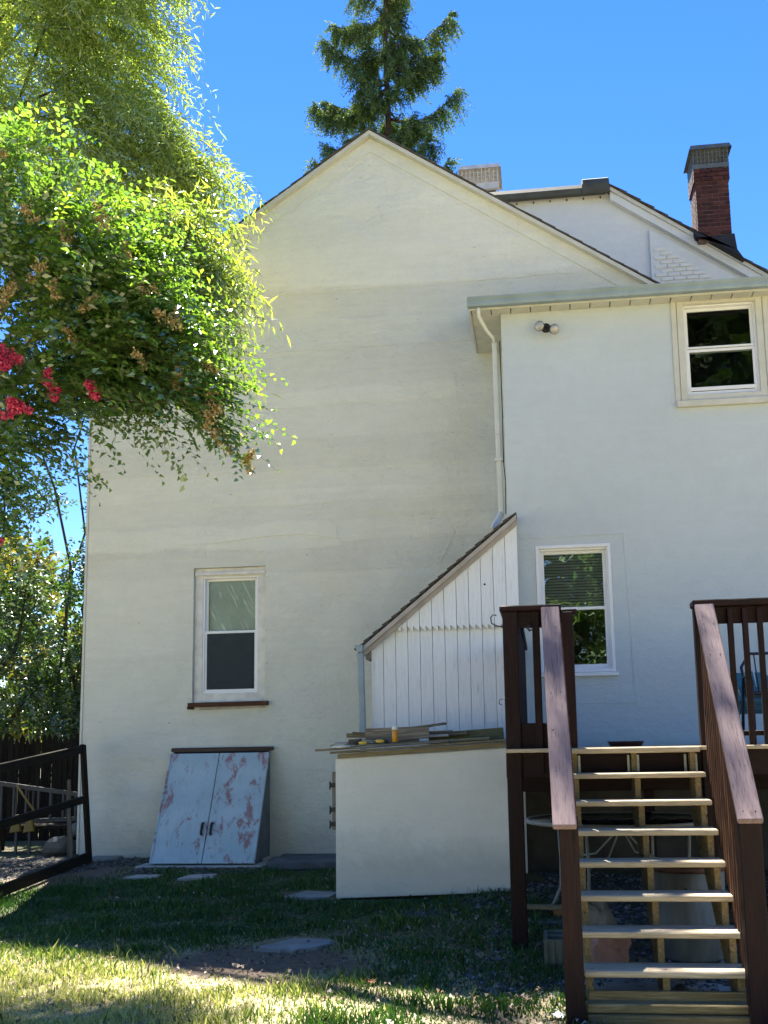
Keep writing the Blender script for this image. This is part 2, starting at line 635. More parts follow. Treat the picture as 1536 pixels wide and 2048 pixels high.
def leaf_quads(P, D, Nn, L, Wd, fold=.25):
    """diamond leaves: base P, direction D, normal Nn"""
    D = unit(D)
    S = unit(np.cross(D, Nn))
    Nn = np.cross(S, D)
    L = L[:, None]
    Wd = Wd[:, None]
    mid = P + D * L * .45 + Nn * Wd * fold
    a = P
    b = mid + S * Wd * .5 + Nn * Wd * fold * .5
    c = P + D * L - Nn * L * .08
    d = mid - S * Wd * .5 + Nn * Wd * fold * .5
    return np.stack([a, b, c, d], 1)

# ================================================================== GROUND
def ground_mat():
    a = NT('lawn_soil')
    co = a.coords('World')
    n = a.noise(co, 1.1, 5, .6)
    f = a.noise(co, 18, 5, .7)
    grass = a.ramp(f, [(.3, (.030, .055, .014)), (.55, (.07, .09, .028)), (.75, (.17, .15, .075))])
    soil = a.ramp(f, [(.3, (.075, .052, .036)), (.7, (.19, .14, .095))])
    m = a.ramp(n, [(.42, (0, 0, 0)), (.6, (1, 1, 1))])
    # the worn patch in front of the stepping stone and the mulch strip along the wall
    def spot(x, y, rx, ry):
        g = a.n('ShaderNodeNewGeometry')
        mp = a.n('ShaderNodeMapping')
        a.l(g.outputs['Position'], mp.inputs[0])
        mp.inputs['Location'].default_value = (-x / rx, -y / ry, 0)
        mp.inputs['Scale'].default_value = (1 / rx, 1 / ry, 0)
        ln = a.n('ShaderNodeVectorMath')
        ln.operation = 'LENGTH'
        a.l(mp.outputs[0], ln.inputs[0])
        d = a.math('ADD', ln.outputs['Value'], a.math('MULTIPLY', a.math('SUBTRACT', a.noise(co, 3, 4), .5), 1.3))
        return a.ramp(d, [(.75, (1, 1, 1)), (1.1, (0, 0, 0))])
    s1 = spot(-2.15, 7.75, .95, .55)
    s2 = spot(-5.6, 11.9, 1.0, 1.0)
    mm = a.mix(a.math('MAXIMUM', s1, s2), a.mix(.65, (0, 0, 0), m), (1, 1, 1))
    sp = a.n('ShaderNodeSeparateXYZ')
    gg = a.n('ShaderNodeNewGeometry')
    a.l(gg.outputs['Position'], sp.inputs[0])
    yy = a.math('ADD', a.math('DIVIDE', sp.outputs[1], 20.0), a.math('MULTIPLY', a.math('SUBTRACT', a.noise(co, .7, 4), .5), .12))
    dry = a.ramp(yy, [(.36, (1, 1, 1)), (.47, (0, 0, 0))])
    straw = a.ramp(f, [(.3, (.20, .17, .08)), (.55, (.40, .35, .19)), (.75, (.52, .47, .29))])  # dry grass, set paler so the ground bounces more sun onto the walls
    grass = a.mix(dry, grass, straw)
    a.base(a.mix(mm, grass, soil)).rough(.95)
    a.normal(a.bump(f, .8, .03))
    return a.m

def build_ground():
    xs = sorted(set([-600, -200, -80, -40, -24] + [round(-16 + .4 * i, 3) for i in range(60)] + [10, 14, 24, 40, 80, 200, 600]))
    ys = sorted(set([-600, -200, -60, -30, -14, -6, -2, 1] + [round(2 + .35 * i, 3) for i in range(46)] + [20, 24, 32, 50, 100, 250, 600]))
    V = [(x, y, zg(x, y)) for y in ys for x in xs]
    nx = len(xs)
    F = [(j * nx + i, j * nx + i + 1, (j + 1) * nx + i + 1, (j + 1) * nx + i) for j in range(len(ys) - 1) for i in range(nx - 1)]
    return kind(mesh('ground', V, F, ground_mat(), smooth=True, center=False), 'structure')
build_ground()

# ================================================================== HOUSE
def wall_with_holes(name, x0, x1, z0, z1, y, holes, depth, mat, parent, extra=()):
    """upright wall facing -y, with reveals round each opening; extra adds (verts, faces)"""
    xs = sorted({x0, x1, *[h[0] for h in holes], *[h[1] for h in holes]})
    zs = sorted({z0, z1, *[h[2] for h in holes], *[h[3] for h in holes]})
    V, F = [], []
    def q(*p):
        k = len(V)
        V.extend(p)
        F.append(tuple(range(k, k + len(p))))
    for i in range(len(xs) - 1):
        for j in range(len(zs) - 1):
            mx, mz = (xs[i] + xs[i + 1]) / 2, (zs[j] + zs[j + 1]) / 2
            if any(h[0] < mx < h[1] and h[2] < mz < h[3] for h in holes):
                continue
            q((xs[i], y, zs[j]), (xs[i + 1], y, zs[j]), (xs[i + 1], y, zs[j + 1]), (xs[i], y, zs[j + 1]))
    for a, b, c, d in holes:
        e = y + depth
        q((a, y, c), (a, y, d), (a, e, d), (a, e, c))
        q((b, y, c), (b, e, c), (b, e, d), (b, y, d))
        q((a, y, c), (a, e, c), (b, e, c), (b, y, c))
        q((a, y, d), (b, y, d), (b, e, d), (a, e, d))
    for p in extra:
        q(*p)
    me = bpy.data.meshes.new(name)
    c = Vector(((x0 + x1) / 2, y, (z0 + z1) / 2))
    me.from_pydata([Vector(p) - c for p in V], [], F)
    me.materials.append(mat)
    o = bpy.data.objects.new(name, me)
    link(o, parent)
    o.location = c - wloc(parent)
    return o

YM, YW = 13.0, 11.8
MX0, MX1, MPX, MPZ, MEZ = -6.05, 1.83, -2.11, 9.82, 7.16
WX0, WX1, WZ = -.346, 6.2, 6.72
house = thing('house', 'cream stucco house with a tall plain gable and a lower wing at its right', 'house', (MPX, YM, .15))

LW = (-4.56, -3.58, 2.12, 3.90)     # openings
UW = (1.72, 2.70, 5.42, 6.68)
RW = (-.035, .83, 2.30, 3.785)
wall_with_holes('gable_wall', MX0, MX1, -.4, MEZ, YM, [LW], .16, M_STUCCO, house, extra=[
    ((MX0, YM, MEZ), (MX1, YM, MEZ), (MPX, YM, MPZ)),
    ((MX0, YM, -.4), (MX0, YM, MEZ), (MX0, 17, MEZ), (MX0, 17, -.4)),
    ((MX1, YM, -.4), (MX1, 17, -.4), (MX1, 17, MEZ), (MX1, YM, MEZ))])
wall_with_holes('wing_wall', WX0, WX1, 1.30, WZ, YW, [UW, RW], .16, M_STUCCO2, house, extra=[
    ((WX0, YW, 1.30), (WX0, YW, WZ), (WX0, YM - .003, WZ), (WX0, YM - .003, 1.30)),
    ((WX1, YW, 1.30), (WX1, 17, 1.30), (WX1, 17, 8.2), (WX1, YW, WZ))])
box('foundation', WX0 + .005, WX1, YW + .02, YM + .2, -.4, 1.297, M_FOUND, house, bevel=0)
box('corner_board', MX0 - .035, MX0 - .002, YM - .012, YM + .12, .2, MEZ - .05, M_TRIM, house)

def shingled_slope(parent, xa, za, xb, zb, y0, y1, n, t=.028):
    """courses of shingle from the eave (xa,za) up to the ridge (xb,zb), each lapping the one below"""
    for i in range(n):
        f0, f1 = i / n - .012, (i + 1) / n + .02
        d = Vector((xb - xa, 0, zb - za)).normalized()
        up = Vector((-d.z, 0, d.x))
        if up.z < 0:
            up = -up
        p0 = Vector((xa, 0, za)).lerp(Vector((xb, 0, zb)), f0) + up * (t * 1.05)
        p1 = Vector((xa, 0, za)).lerp(Vector((xb, 0, zb)), min(f1, 1.004)) + up * .004
        j0 = y0 + random.uniform(-.012, .012)
        V = []
        for y in (j0, y1):
            V += [(p0.x, y, p0.z), (p1.x, y, p1.z), (p1.x + up.x * .012, y, p1.z + up.z * .012), (p0.x + up.x * .014, y, p0.z + up.z * .014)]
        mesh('shingle_course', V, [(0, 1, 2, 3), (7, 6, 5, 4), (0, 4, 5, 1), (1, 5, 6, 2), (2, 6, 7, 3), (3, 7, 4, 0)], M_SHINGLE, parent)

RY0 = YM - .08
SL = (MPZ - MEZ) / (MPX - MX0)
def roof_side(sgn):
    ex = MPX + sgn * (MPX - MX0 + .22)
    ez = MPZ + .05 - SL * abs(ex - MPX)
    th = .06
    V = []
    for y in (RY0, 17.0):
        V += [(MPX, y, MPZ + .05), (ex, y, ez), (ex, y, ez + th), (MPX, y, MPZ + .05 + th)]
    rf = mesh('roof', V, [(0, 1, 2, 3), (7, 6, 5, 4), (0, 4, 5, 1), (1, 5, 6, 2), (2, 6, 7, 3), (3, 7, 4, 0)], M_TRIM, house)
    shingled_slope(rf, ex, ez + th, MPX, MPZ + .05 + th, RY0 - .035, 17.0, 24, .018)
    # rake board, set in front of the roof deck, and its thin frieze on the wall
    V = []
    for y in (RY0 - .028, RY0 - .002):
        V += [(MPX, y, MPZ + .05), (ex, y, ez - .0), (ex, y, ez + .058), (MPX, y, MPZ + .05 + .058)]
    mesh('rake_board', V, [(0, 1, 2, 3), (7, 6, 5, 4), (0, 4, 5, 1), (1, 5, 6, 2), (2, 6, 7, 3), (3, 7, 4, 0)], M_TRIM, house)
    V = []
    for y in (YM - .012, YM + .01):
        V += [(MPX, y, MPZ - .16), (ex, y, ez - .21), (ex, y, ez + .045), (MPX, y, MPZ + .045)]
    mesh('frieze_band', V, [(0, 1, 2, 3), (7, 6, 5, 4), (0, 4, 5, 1), (1, 5, 6, 2), (2, 6, 7, 3), (3, 7, 4, 0)], M_STUCCO, house)
roof_side(-1)
roof_side(1)

# repairs in the render, each a thin skin proud of the wall
def patch(pts, y, t=.006, mat=M_PATCH):
    prism('stucco_patch', pts, y - t, y + .01, mat, house, bevel=.003)
patch([(-4.95, 4.24), (-4.2, 4.36), (-3.4, 4.50), (-2.72, 4.47), (-2.62, 4.38), (-2.60, 4.22), (-3.1, 4.30), (-3.6, 4.29), (-4.3, 4.22)], YM, .010)
patch([(-2.92, 3.80), (-2.1, 3.80), (-1.26, 3.82), (-1.05, 4.25), (-1.9, 4.30), (-2.59, 4.21), (-2.72, 4.0)], YM, .005, M_STUCCO)
patch([(-2.6, 4.66), (-1.9, 4.74), (-1.1, 4.70), (-.8, 4.52), (-1.7, 4.50), (-2.4, 4.56)], YM, .004, M_STUCCO)
0 and patch([(-4.0, 7.60), (-3.0, 7.66), (-1.2, 7.70), (-.5, 7.60), (-.55, 7.30), (-2.1, 7.26), (-3.2, 7.33), (-4.1, 7.36)], YM, .003, M_STUCCO)
def lift(xa, xb, zb, zt, t, mat, seed):
    n = 26
    lo, up = [], []
    for i in range(n + 1):
        x = xa + (xb - xa) * i / n
        w1_ = .035 * mnoise.noise(Vector((x * 1.1, seed, 0))) + .012 * mnoise.noise(Vector((x * 5, seed, 3)))
        w2_ = .05 * mnoise.noise(Vector((x * .9, seed + 5, 0)))
        cap = MPZ - SL * abs(x - MPX) - .24
        lo.append((x, min(zb + w1_, cap - .03)))
        up.append((x, max(zb + .05, min(zt + w2_, cap))))
    prism('render_lift', lo + up[::-1], YM - t, YM + .01, mat, house)
M_LIFT = [stucco('render_lift_%d' % k, mul(CREAM, f), bands=True) for k, f in enumerate((1.04, .975, 1.015))]
lift(-5.15, .55, 7.66, 99, .007, M_LIFT[0], 1.3)
lift(-6.0, -.40, 6.83, 7.27, .006, M_LIFT[1], 4.1)
lift(-5.4, -1.0, 6.06, 6.42, .005, M_LIFT[2], 7.9)
lift(-5.9, -.40, 5.18, 5.60, .006, M_LIFT[1], 9.2)
lift(-4.3, -.40, 4.72, 4.90, .005, M_LIFT[0], 11.7)
lift(-6.0, -4.4, 4.05, 4.50, .006, M_LIFT[1], 14.6)
# raised surround of render round the lower wing window
for pts in ([(-.20, 3.90), (1.00, 3.92), (1.04, 2.9), (1.06, 1.96), (1.02, 1.94), (1.005, 2.9), (.97, 3.885), (-.20, 3.865)],
            [(.30, 2.17), (.82, 2.19), (1.045, 2.10), (1.06, 1.93), (.30, 1.95)]):
    patch(pts, YW, .008 if pts[0][1] > 3 else .005, M_STUCCO2)

# --- windows
def sash_frame(x0, x1, z0, z1, y0, y1, wd):
    return [(x0, x0 + wd, y0, y1, z0, z1), (x1 - wd, x1, y0, y1, z0, z1),
            (x0 + wd, x1 - wd, y0, y1, z0, z0 + wd), (x0 + wd, x1 - wd, y0, y1, z1 - wd, z1)]

def blind_slats(x0, x1, z0, z1, y, pitch=.032):
    n = int((z1 - z0) / pitch)
    return [(x0, x1, y, y + .016, z0 + i * pitch, z0 + i * pitch + .024) for i in range(n)]

M_BLIND = plain('blind', (.34, .36, .36), .6, .08, 3, 0)
def sheet_mat():
    a = NT('plastic_sheet')
    tc = a.n('ShaderNodeTexCoord')
    mp = a.n('ShaderNodeMapping')
    a.l(tc.outputs['Object'], mp.inputs[0])
    mp.vector_type = 'TEXTURE'
    mp.inputs['Rotation'].default_value = (0, R(-27), 0)
    mp.inputs['Scale'].default_value = (.10, 1, 1.3)
    n = a.noise(mp.outputs[0], 3.2, 4, .6, .6)
    base = a.ramp(a.noise(a.coords('Object'), 4, 4), [(.3, (.48, .51, .50)), (.7, (.60, .63, .61))])
    a.base(a.mix(a.ramp(n, [(.60, (0, 0, 0)), (.65, (1, 1, 1))]), base, (.88, .90, .88))).rough(.3)  # pale slanting streaks are reflections painted into the sheet's colour
    a.normal(a.bump(n, .6, .01))
    return a.m
M_SHEET = sheet_mat()
M_SCREEN = plain('insect_screen', (.045, .055, .06), .7, .2, 8, .3, bscale=200)
M_OLDPAINT = plain('old_white_paint', (.66, .65, .60), .55, .14, 8, .4, bscale=30)
M_RUSTW = W('bare_sill', (.06, .025, .015), (.14, .07, .04), rough=.8)

def window(hole, y, casing, frame_m, sash_m, upper_back, lower_back, rail=.5, cas_proud=.012, glass=None):
    a, b, c, d = hole
    wd = casing
    # casing lines the opening; the mesh that carries the window's parts
    root = boxes('window', sash_frame(a + .002, b - .002, c + .002, d - .002, y - cas_proud, y + .10, wd), frame_m, house, bevel=.004)
    ia, ib, ic, idd = a + wd, b - wd, c + wd, d - wd
    mid = ic + (idd - ic) * rail
    boxes('jamb', sash_frame(ia + .001, ib - .001, ic + .001, idd - .001, y + .03, y + .14, .022), sash_m, root, bevel=.002)
    ia, ib, ic, idd = ia + .022, ib - .022, ic + .022, idd - .022
    boxes('sash', sash_frame(ia, ib, mid - .018, idd, y + .085, y + .115, .034), sash_m, root, bevel=.003)
    boxes('sash', sash_frame(ia, ib, ic, mid + .018, y + .05, y + .08, .034), sash_m, root, bevel=.003)
    box('pane', ia + .03, ib - .03, y + .098, y + .102, mid + .01, idd - .03, glass or M_GLASS, root, bevel=0)
    box('pane', ia + .03, ib - .03, y + .063, y + .067, ic + .03, mid - .01, glass or M_GLASS, root, bevel=0)
    # the room behind
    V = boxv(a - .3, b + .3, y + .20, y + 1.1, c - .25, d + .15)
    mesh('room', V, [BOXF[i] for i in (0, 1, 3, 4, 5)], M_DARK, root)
    if upper_back:
        upper_back(root, ia, ib, mid, idd, y)
    if lower_back:
        lower_back(root, ia, ib, ic, mid, y)
    return root

def ub_sheet(root, a, b, c, d, y):
    box('plastic_sheet', a + .005, b - .005, y + .13, y + .135, c, d, M_SHEET, root, bevel=0)
def lb_screen(root, a, b, c, d, y):
    boxes('blind', blind_slats(a, b, c, d, y + .13), M_BLIND, root)
    sc = box('insect_screen', a + .03, b - .03, y + .047, y + .049, c + .03, d - .02, SCREEN, root, bevel=0)
def ub_blind(root, a, b, c, d, y):
    boxes('blind', blind_slats(a, b, c + .0, d, y + .16, .034), M_BLIND, root)

def screen_mat():
    a = NT('woven_screen')
    a.t.nodes.remove(a.p)
    tr = a.n('ShaderNodeBsdfTransparent')
    df = a.n('ShaderNodeBsdfDiffuse')
    df.inputs[0].default_value = (.06, .075, .085, 1)
    mx = a.n('ShaderNodeMixShader')
    n = a.noise(a.coords('Object'), 5, 4)
    a.l(a.ramp(n, [(.3, (.50,) * 3), (.7, (.68,) * 3)]), mx.inputs[0])
    a.l(tr.outputs[0], mx.inputs[1])
    a.l(df.outputs[0], mx.inputs[2])
    a.l(mx.outputs[0], a.out.inputs[0])
    return a.m
SCREEN = screen_mat()

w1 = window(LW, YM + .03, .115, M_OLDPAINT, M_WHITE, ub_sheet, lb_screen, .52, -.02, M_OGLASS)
box('head_moulding', LW[0] + .01, LW[1] - .01, YM + .018, YM + .05, LW[3] - .10, LW[3] - .055, M_OLDPAINT, w1)
beam('sill', (LW[0] - .03, YM - .035, 2.085), (LW[1] + .05, YM - .035, 2.09), .10, .055, M_RUSTW, w1)
box('sill_bracket', LW[0] - .05, LW[0] + .03, YM - .05, YM - .004, 2.03, 2.07, M_DARK, w1)
mesh('sill_remnant', [(-4.45, YM - .03, 2.055), (-3.6, YM - .03, 2.06), (-3.58, YM - .03, 2.035), (-3.9, YM - .03, 2.03), (-4.2, YM - .03, 2.022),
                      (-4.45, YM - .03, 2.02), (-4.45, YM + .01, 2.055), (-3.6, YM + .01, 2.06), (-3.58, YM + .01, 2.035),
                      (-3.9, YM + .01, 2.03), (-4.2, YM + .01, 2.022), (-4.45, YM + .01, 2.02)],
     [(0, 1, 2, 3, 4, 5), (11, 10, 9, 8, 7, 6)] + [(i, (i + 1) % 6, (i + 1) % 6 + 6, i + 6) for i in range(6)], M_CONC, w1)
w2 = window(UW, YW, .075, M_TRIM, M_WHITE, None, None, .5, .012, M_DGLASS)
box('sill', 1.665, 2.76, YW - .06, YW + .03, 5.345, 5.418, M_TRIM, w2, bevel=.006)
box('storm_rail', UW[0] + .10, UW[1] - .10, YW + .035, YW + .048, 6.07, 6.095, M_WHITE, w2)
box('lifted_sash_rail', UW[0] + .10, UW[1] - .10, YW + .035, YW + .048, 5.555, 5.60, M_WHITE, w2)
for sx in (1.655, 2.705):
    box('side_casing', sx, sx + .06, YW - .018, YW + .02, 5.42, 6.69, M_TRIM, w2)
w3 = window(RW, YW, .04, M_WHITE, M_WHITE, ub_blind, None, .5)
box('sill', RW[0] - .02, RW[1] + .025, YW - .045, YW + .03, 2.255, 2.298, M_WHITE, w3, bevel=.006)

# --- wing roof, fascia, soffit, gutter, downspout
GZ = 6.735
V = [(-.72, 11.580, GZ - .01), (WX1 + .3, 11.580, GZ - .01), (WX1 + .3, 17.0, GZ + 1.5), (-.72, 17.0, GZ + 1.5),
     (-.72, 11.580, GZ + .05), (WX1 + .3, 11.580, GZ + .05), (WX1 + .3, 17.0, GZ + 1.56), (-.72, 17.0, GZ + 1.56)]
V[3] = (-.72, 13.02, GZ + .405)
V[7] = (-.72, 13.02, GZ + .465)
mesh('wing_roof', V, [(0, 1, 2, 3), (7, 6, 5, 4), (0, 4, 5, 1), (1, 5, 6, 2), (2, 6, 7, 3), (3, 7, 4, 0)], M_SHINGLE, house)
SZ = 6.64
box('fascia', -.72, WX1 + .3, 11.595, 11.620, SZ - .01, GZ - .012, M_TRIM, house)
box('fascia', -.72, -.695, 11.622, YM - .035, SZ - .012, GZ + .05, M_TRIM, house)
x = -.69
while x < 3.4:                       # soffit panels with open joints
    box('soffit_panel', x + .006, x + .228, 11.625, YW + (.0 if x > -.5 else -.002), SZ, SZ + .012, M_TRIM, house, bevel=.002)
    x += .234
box('soffit_panel', 3.43, WX1, 11.625, YW, SZ, SZ + .012, M_TRIM, house)
for k in range(4):
    box('soffit_panel', -.692, WX0 - .004, YW + .005 + k * .295, YW + .29 + k * .295, SZ, SZ + .012, M_TRIM, house, bevel=.002)
gp = [(11.592, GZ + .012), (11.592, GZ - .085), (11.520, GZ - .085), (11.505, GZ - .06), (11.505, GZ - .03), (11.475, GZ), (11.472, GZ + .014),
      (11.482, GZ + .014), (11.512, GZ - .02), (11.515, GZ - .07), (11.584, GZ - .075), (11.584, GZ + .012)]
prism_x('gutter', gp, -.725, WX1 + .3, M_METAL, house)
prism_x('gutter_end_cap', [(11.592, GZ + .01), (11.592, GZ - .084), (11.520, GZ - .084), (11.505, GZ - .06), (11.505, GZ - .03), (11.476, GZ)],
        -.731, -.7265, M_METAL, house)
for gx in (1.1, 3.6):
    prism_x('gutter_joint', [(y - .003, z - .003 if z < GZ - .07 else z) for y, z in gp[:7]] + [(11.480, GZ + .012)], gx, gx + .05, M_METAL, house)
def downspout(name, pts, parent, wd=.062, dp=.045):
    for i in range(len(pts) - 1):
        beam(name, pts[i], pts[i + 1], wd, dp, M_DSP, parent, up=(0, 1, .01), bevel=.008)
tube('gutter_outlet', [(-.60, 11.56, GZ - .09), (-.60, 11.62, 6.56), (-.52, 11.78, 6.44), (-.445, 11.93, 6.40), (-.435, 11.95, 6.32)], .022, M_DSP, house)
downspout('downspout', [(-.435, 11.95, 6.36), (-.43, 11.95, 5.2), (-.415, 11.95, 4.21)], house)
tube('cable', [(-.372, 11.90, 6.35), (-.366, 11.9, 5.4), (-.372, 11.9, 4.85), (-.352, 11.9, 4.6), (-.362, 11.9, 4.2)], .006, M_BLACK, house, seg=5)
box('downspout_clip', -.475, -.36, 11.91, 11.99, 4.86, 4.90, M_DSP, house)

# floodlight on the wing
fl = thing('floodlight', 'twin head security floodlight with black base high on the wing wall', 'floodlight', (.19, YW, 6.42))
M_LAMP = plain('lamp_glass', (.42, .40, .36), .12, .2, 30, .4, .2, bscale=90)
tube('base', [(.19, YW + .002, 6.43), (.19, YW - .035, 6.43)], [.058, .05], M_BLACK, fl, 16)
for sx, dx, dz in ((-1, -.085, -.02), (1, .10, -.075)):
    c0 = Vector((.19, YW - .03, 6.43))
    c1 = c0 + Vector((dx * .55, -.05, dz * .6))
    c2 = c0 + Vector((dx, -.14, dz - .015))
    tube('arm', [c0, c1], .018, M_BLACK, fl, 8)
    hd = tube('lamp_head', [c1, c1.lerp(c2, .35), c1.lerp(c2, .9)], [.026, .048, .062], M_BLACK, fl, 16)
    tube('lens', [c1.lerp(c2, .9), c2, c2 + (c2 - c1) * .12], [.060, .056, .035], M_LAMP, hd, 16)

# ================================================================== REAR BUILDING
rear = thing('rear_building', 'white stucco gable with clipped top rising behind the wing roof', 'house', (-1.55, 17.0, .17))
RT, RX0, RX1 = 11.02, -4.5, 1.40
def rz(x):
    return RT - .715 * max(0, x - RX1, RX0 - x)
prof = [(-7.4, -.3), (4.4, -.3), (4.4, rz(4.4)), (RX1, RT), (RX0, RT), (-7.4, rz(-7.4))]
prism('gable_wall', prof, 17.02, 25, M_STUCCO3, rear)
for xa, xb in ((RX1 + .06, 4.6), (RX0 - .06, -7.6)):
    za, zb = rz(xa) + .0, rz(xb)
    V = []
    for y in (16.86, 25):
        V += [(xa, y, za), (xb, y, zb), (xb, y, zb + .07), (xa, y, za + .07)]
    rf = mesh('roof', V, [(0, 1, 2, 3), (7, 6, 5, 4), (0, 4, 5, 1), (1, 5, 6, 2), (2, 6, 7, 3), (3, 7, 4, 0)], M_TRIM, rear)
    shingled_slope(rf, xb, zb + .07, xa, za + .07, 16.82, 25, 14)
    V = []
    for y in (16.90, 17.01):
        V += [(xa, y, za - .15), (xb, y, zb - .15), (xb, y, zb - .003), (xa, y, za - .003)]
    mesh('rake_board', V, [(0, 1, 2, 3), (7, 6, 5, 4), (0, 4, 5, 1), (1, 5, 6, 2), (2, 6, 7, 3), (3, 7, 4, 0)], M_STUCCO3, rear)
prism_x('roof_membrane', [(16.85, RT - .07), (16.83, RT + .02), (16.90, RT + .12), (17.2, RT + .16), (25, RT + .2), (25, RT - .0), (17.0, RT - .005), (16.95, RT - .07)],
        RX0, RX1 - .02, M_ROOFEDGE, rear)
prism_x('membrane_fold', [(16.80, RT - .10), (16.78, RT + .06), (16.86, RT + .2), (17.1, RT + .26), (18, RT + .2), (18, RT + .02), (16.9, RT + .01), (16.88, RT - .1)],
        .98, RX1 + .05, M_ROOFEDGE, rear, bevel=.02)
for k in range(7):
    xx = -.45 + k * .29
    if xx < 1.3:
        box('membrane_clip', xx, xx + .02, 16.99, 17.015, RT - .10, RT - .072, M_BLACK, rear, bevel=0)
# the projecting chimney breast at the right with its painted brick showing
prism('chimney_breast', [(2.10, 6.5), (4.0, 6.5), (4.0, rz(4.0) - .24), (2.10, rz(2.10) - .28)], 16.96, 17.018, M_STUCCO3, rear)
M_PBRICK = plain('painted_brick', (.70, .685, .63), .7, .06, 8, .5, bscale=40)
bz = 9.05
row = 0
while bz < 10.15:
    x = 2.16 + (.1 if row % 2 else 0)
    while x < 3.7:
        if bz + .08 < rz(x + .2) - .30:
            dy = random.uniform(0, .012)
            box('painted_brick', x, x + .195, 16.935 + dy, 16.962, bz, bz + .06, M_PBRICK, rear, bevel=.006)
        x += .21
    bz += .078
    row += 1

def brickmat():
    a = NT('red_brick')
    r = a.rnd()
    f = a.noise(a.coords('World'), 14, 4)
    c = a.ramp(r, [(0, (.034, .008, .009)), (.5, (.055, .013, .013)), (1, (.09, .026, .023))])
    a.base(a.mix(1.0, c, a.ramp(f, [(.3, (.8,) * 3), (.7, (1.15,) * 3)]), 'MULTIPLY')).rough(.9)
    a.normal(a.bump(a.noise(a.coords('World'), 60), .5, .004))
    return a.m
M_BRICK = brickmat()

def cage(parent, x0, x1, y0, y1, z0, h, solid=.10, mat=M_CAGE):
    """spark arrestor: base band, mesh of bars, flat lid with turned down edge"""
    boxes('cage_base', [(x0, x1, y0, y0 + .012, z0, z0 + solid), (x0, x1, y1 - .012, y1, z0, z0 + solid),
                        (x0, x0 + .012, y0 + .012, y1 - .012, z0, z0 + solid), (x1 - .012, x1, y0 + .012, y1 - .012, z0, z0 + solid)], mat, parent)
    bars = []
    n = 9
    for k in range(n + 1):
        xx = x0 + .01 + (x1 - x0 - .03) * k / n
        bars += [(xx, xx + .012, y0 + .002, y0 + .010, z0 + solid, z0 + h), (xx, xx + .012, y1 - .010, y1 - .002, z0 + solid, z0 + h)]
        yy = y0 + .01 + (y1 - y0 - .03) * k / n
        bars += [(x0 + .002, x0 + .010, yy, yy + .012, z0 + solid, z0 + h), (x1 - .010, x1 - .002, yy, yy + .012, z0 + solid, z0 + h)]
    for k in range(4):
        zz = z0 + solid + (h - solid) * (k + .5) / 4
        bars += [(x0, x1, y0, y0 + .004, zz, zz + .008), (x0, x1, y1 - .004, y1, zz, zz + .008),
                 (x0, x0 + .004, y0, y1, zz, zz + .008), (x1 - .004, x1, y0, y1, zz, zz + .008)]
    boxes('cage_mesh', bars, mat, parent)
    e = .055
    cx, cy = (x0 + x1) / 2, (y0 + y1) / 2
    V = [(x0 - e, y0 - e, z0 + h - .07), (x1 + e, y0 - e, z0 + h - .07), (x1 + e, y1 + e, z0 + h - .07), (x0 - e, y1 + e, z0 + h - .07),
         (x0 - e * .4, y0 - e * .4, z0 + h + .02), (x1 + e * .4, y0 - e * .4, z0 + h + .02), (x1 + e * .4, y1 + e * .4, z0 + h + .02), (x0 - e * .4, y1 + e * .4, z0 + h + .02)]
    mesh('cage_lid', V, [(4, 5, 6, 7), (0, 1, 5, 4), (1, 2, 6, 5), (2, 3, 7, 6), (3, 0, 4, 7)], mat, parent)

def brick_chimney():
    x0, x1, y0, y1 = 2.88, 3.44, 16.76, 17.36
    z0, z1 = 9.88, 11.16
    ch = box('chimney', x0 + .012, x1 - .012, y0 + .012, y1 - .012, 9.86, z1 - .01, M_MORTAR, rear, bevel=0)
    nb = 17
    h = (z1 - z0) / nb
    for r in range(nb):
        zb, zt = z0 + r * h + .006, z0 + (r + 1) * h - .006
        e = .022 if r >= nb - 3 else 0
        off = 0 if r % 2 else .095
        cuts = [x0 - e] + [c for c in np.arange(x0 + .19 - off, x1 - .04, .19)] + [x1 + e]
        for a, b in zip(cuts[:-1], cuts[1:]):
            j = random.uniform(-.004, .004)
            for (ya, yb) in ((y0 - e + j, y0 + .09), (y1 - .09, y1 + e + j)):
                box('brick', a + .005, b - .005, ya, yb, zb, zt, M_BRICK, ch, bevel=.004)
        cuts = [y0 + .095] + [c for c in np.arange(y0 + .24 - off * .6, y1 - .13, .19)] + [y1 - .095]
        for a, b in zip(cuts[:-1], cuts[1:]):
            for (xa, xb) in ((x0 - e, x0 + .09), (x1 - .09, x1 + e)):
                box('brick', xa, xb, a + .005, b - .005, zb, zt, M_BRICK, ch, bevel=.004)
    # tarred base, flared to the right
    prism('tar_flashing', [(x0 - .03, 9.93), (x0 + .2, 9.90), (x1 + .03, 9.94), (x1 + .06, 9.65), (x1 + .17, rz(x1 + .17) + .02), (x0 - .07, rz(x0 - .07) + .03)],
          y0 - .045, y1 + .05, M_TAR, ch, bevel=.01)
    cage(ch, x0 - .02, x1 + .02, y0 - .02, y1 + .02, z1 + .005, .40, .08, plain('dark_cage', (.11, .125, .125), .5, .2, 5, .1, .2))
brick_chimney()
ch1 = box('chimney', -1.10, -.53, 17.5, 18.1, 10.9, 11.52, plain('dark_flue', (.075, .06, .055), .9, .2, 5, .4), rear)
cage(ch1, -1.15, -.48, 17.45, 18.15, 11.521, .46, .13, plain('pale_cage', (.62, .58, .54), .5, .15, 5, .1))

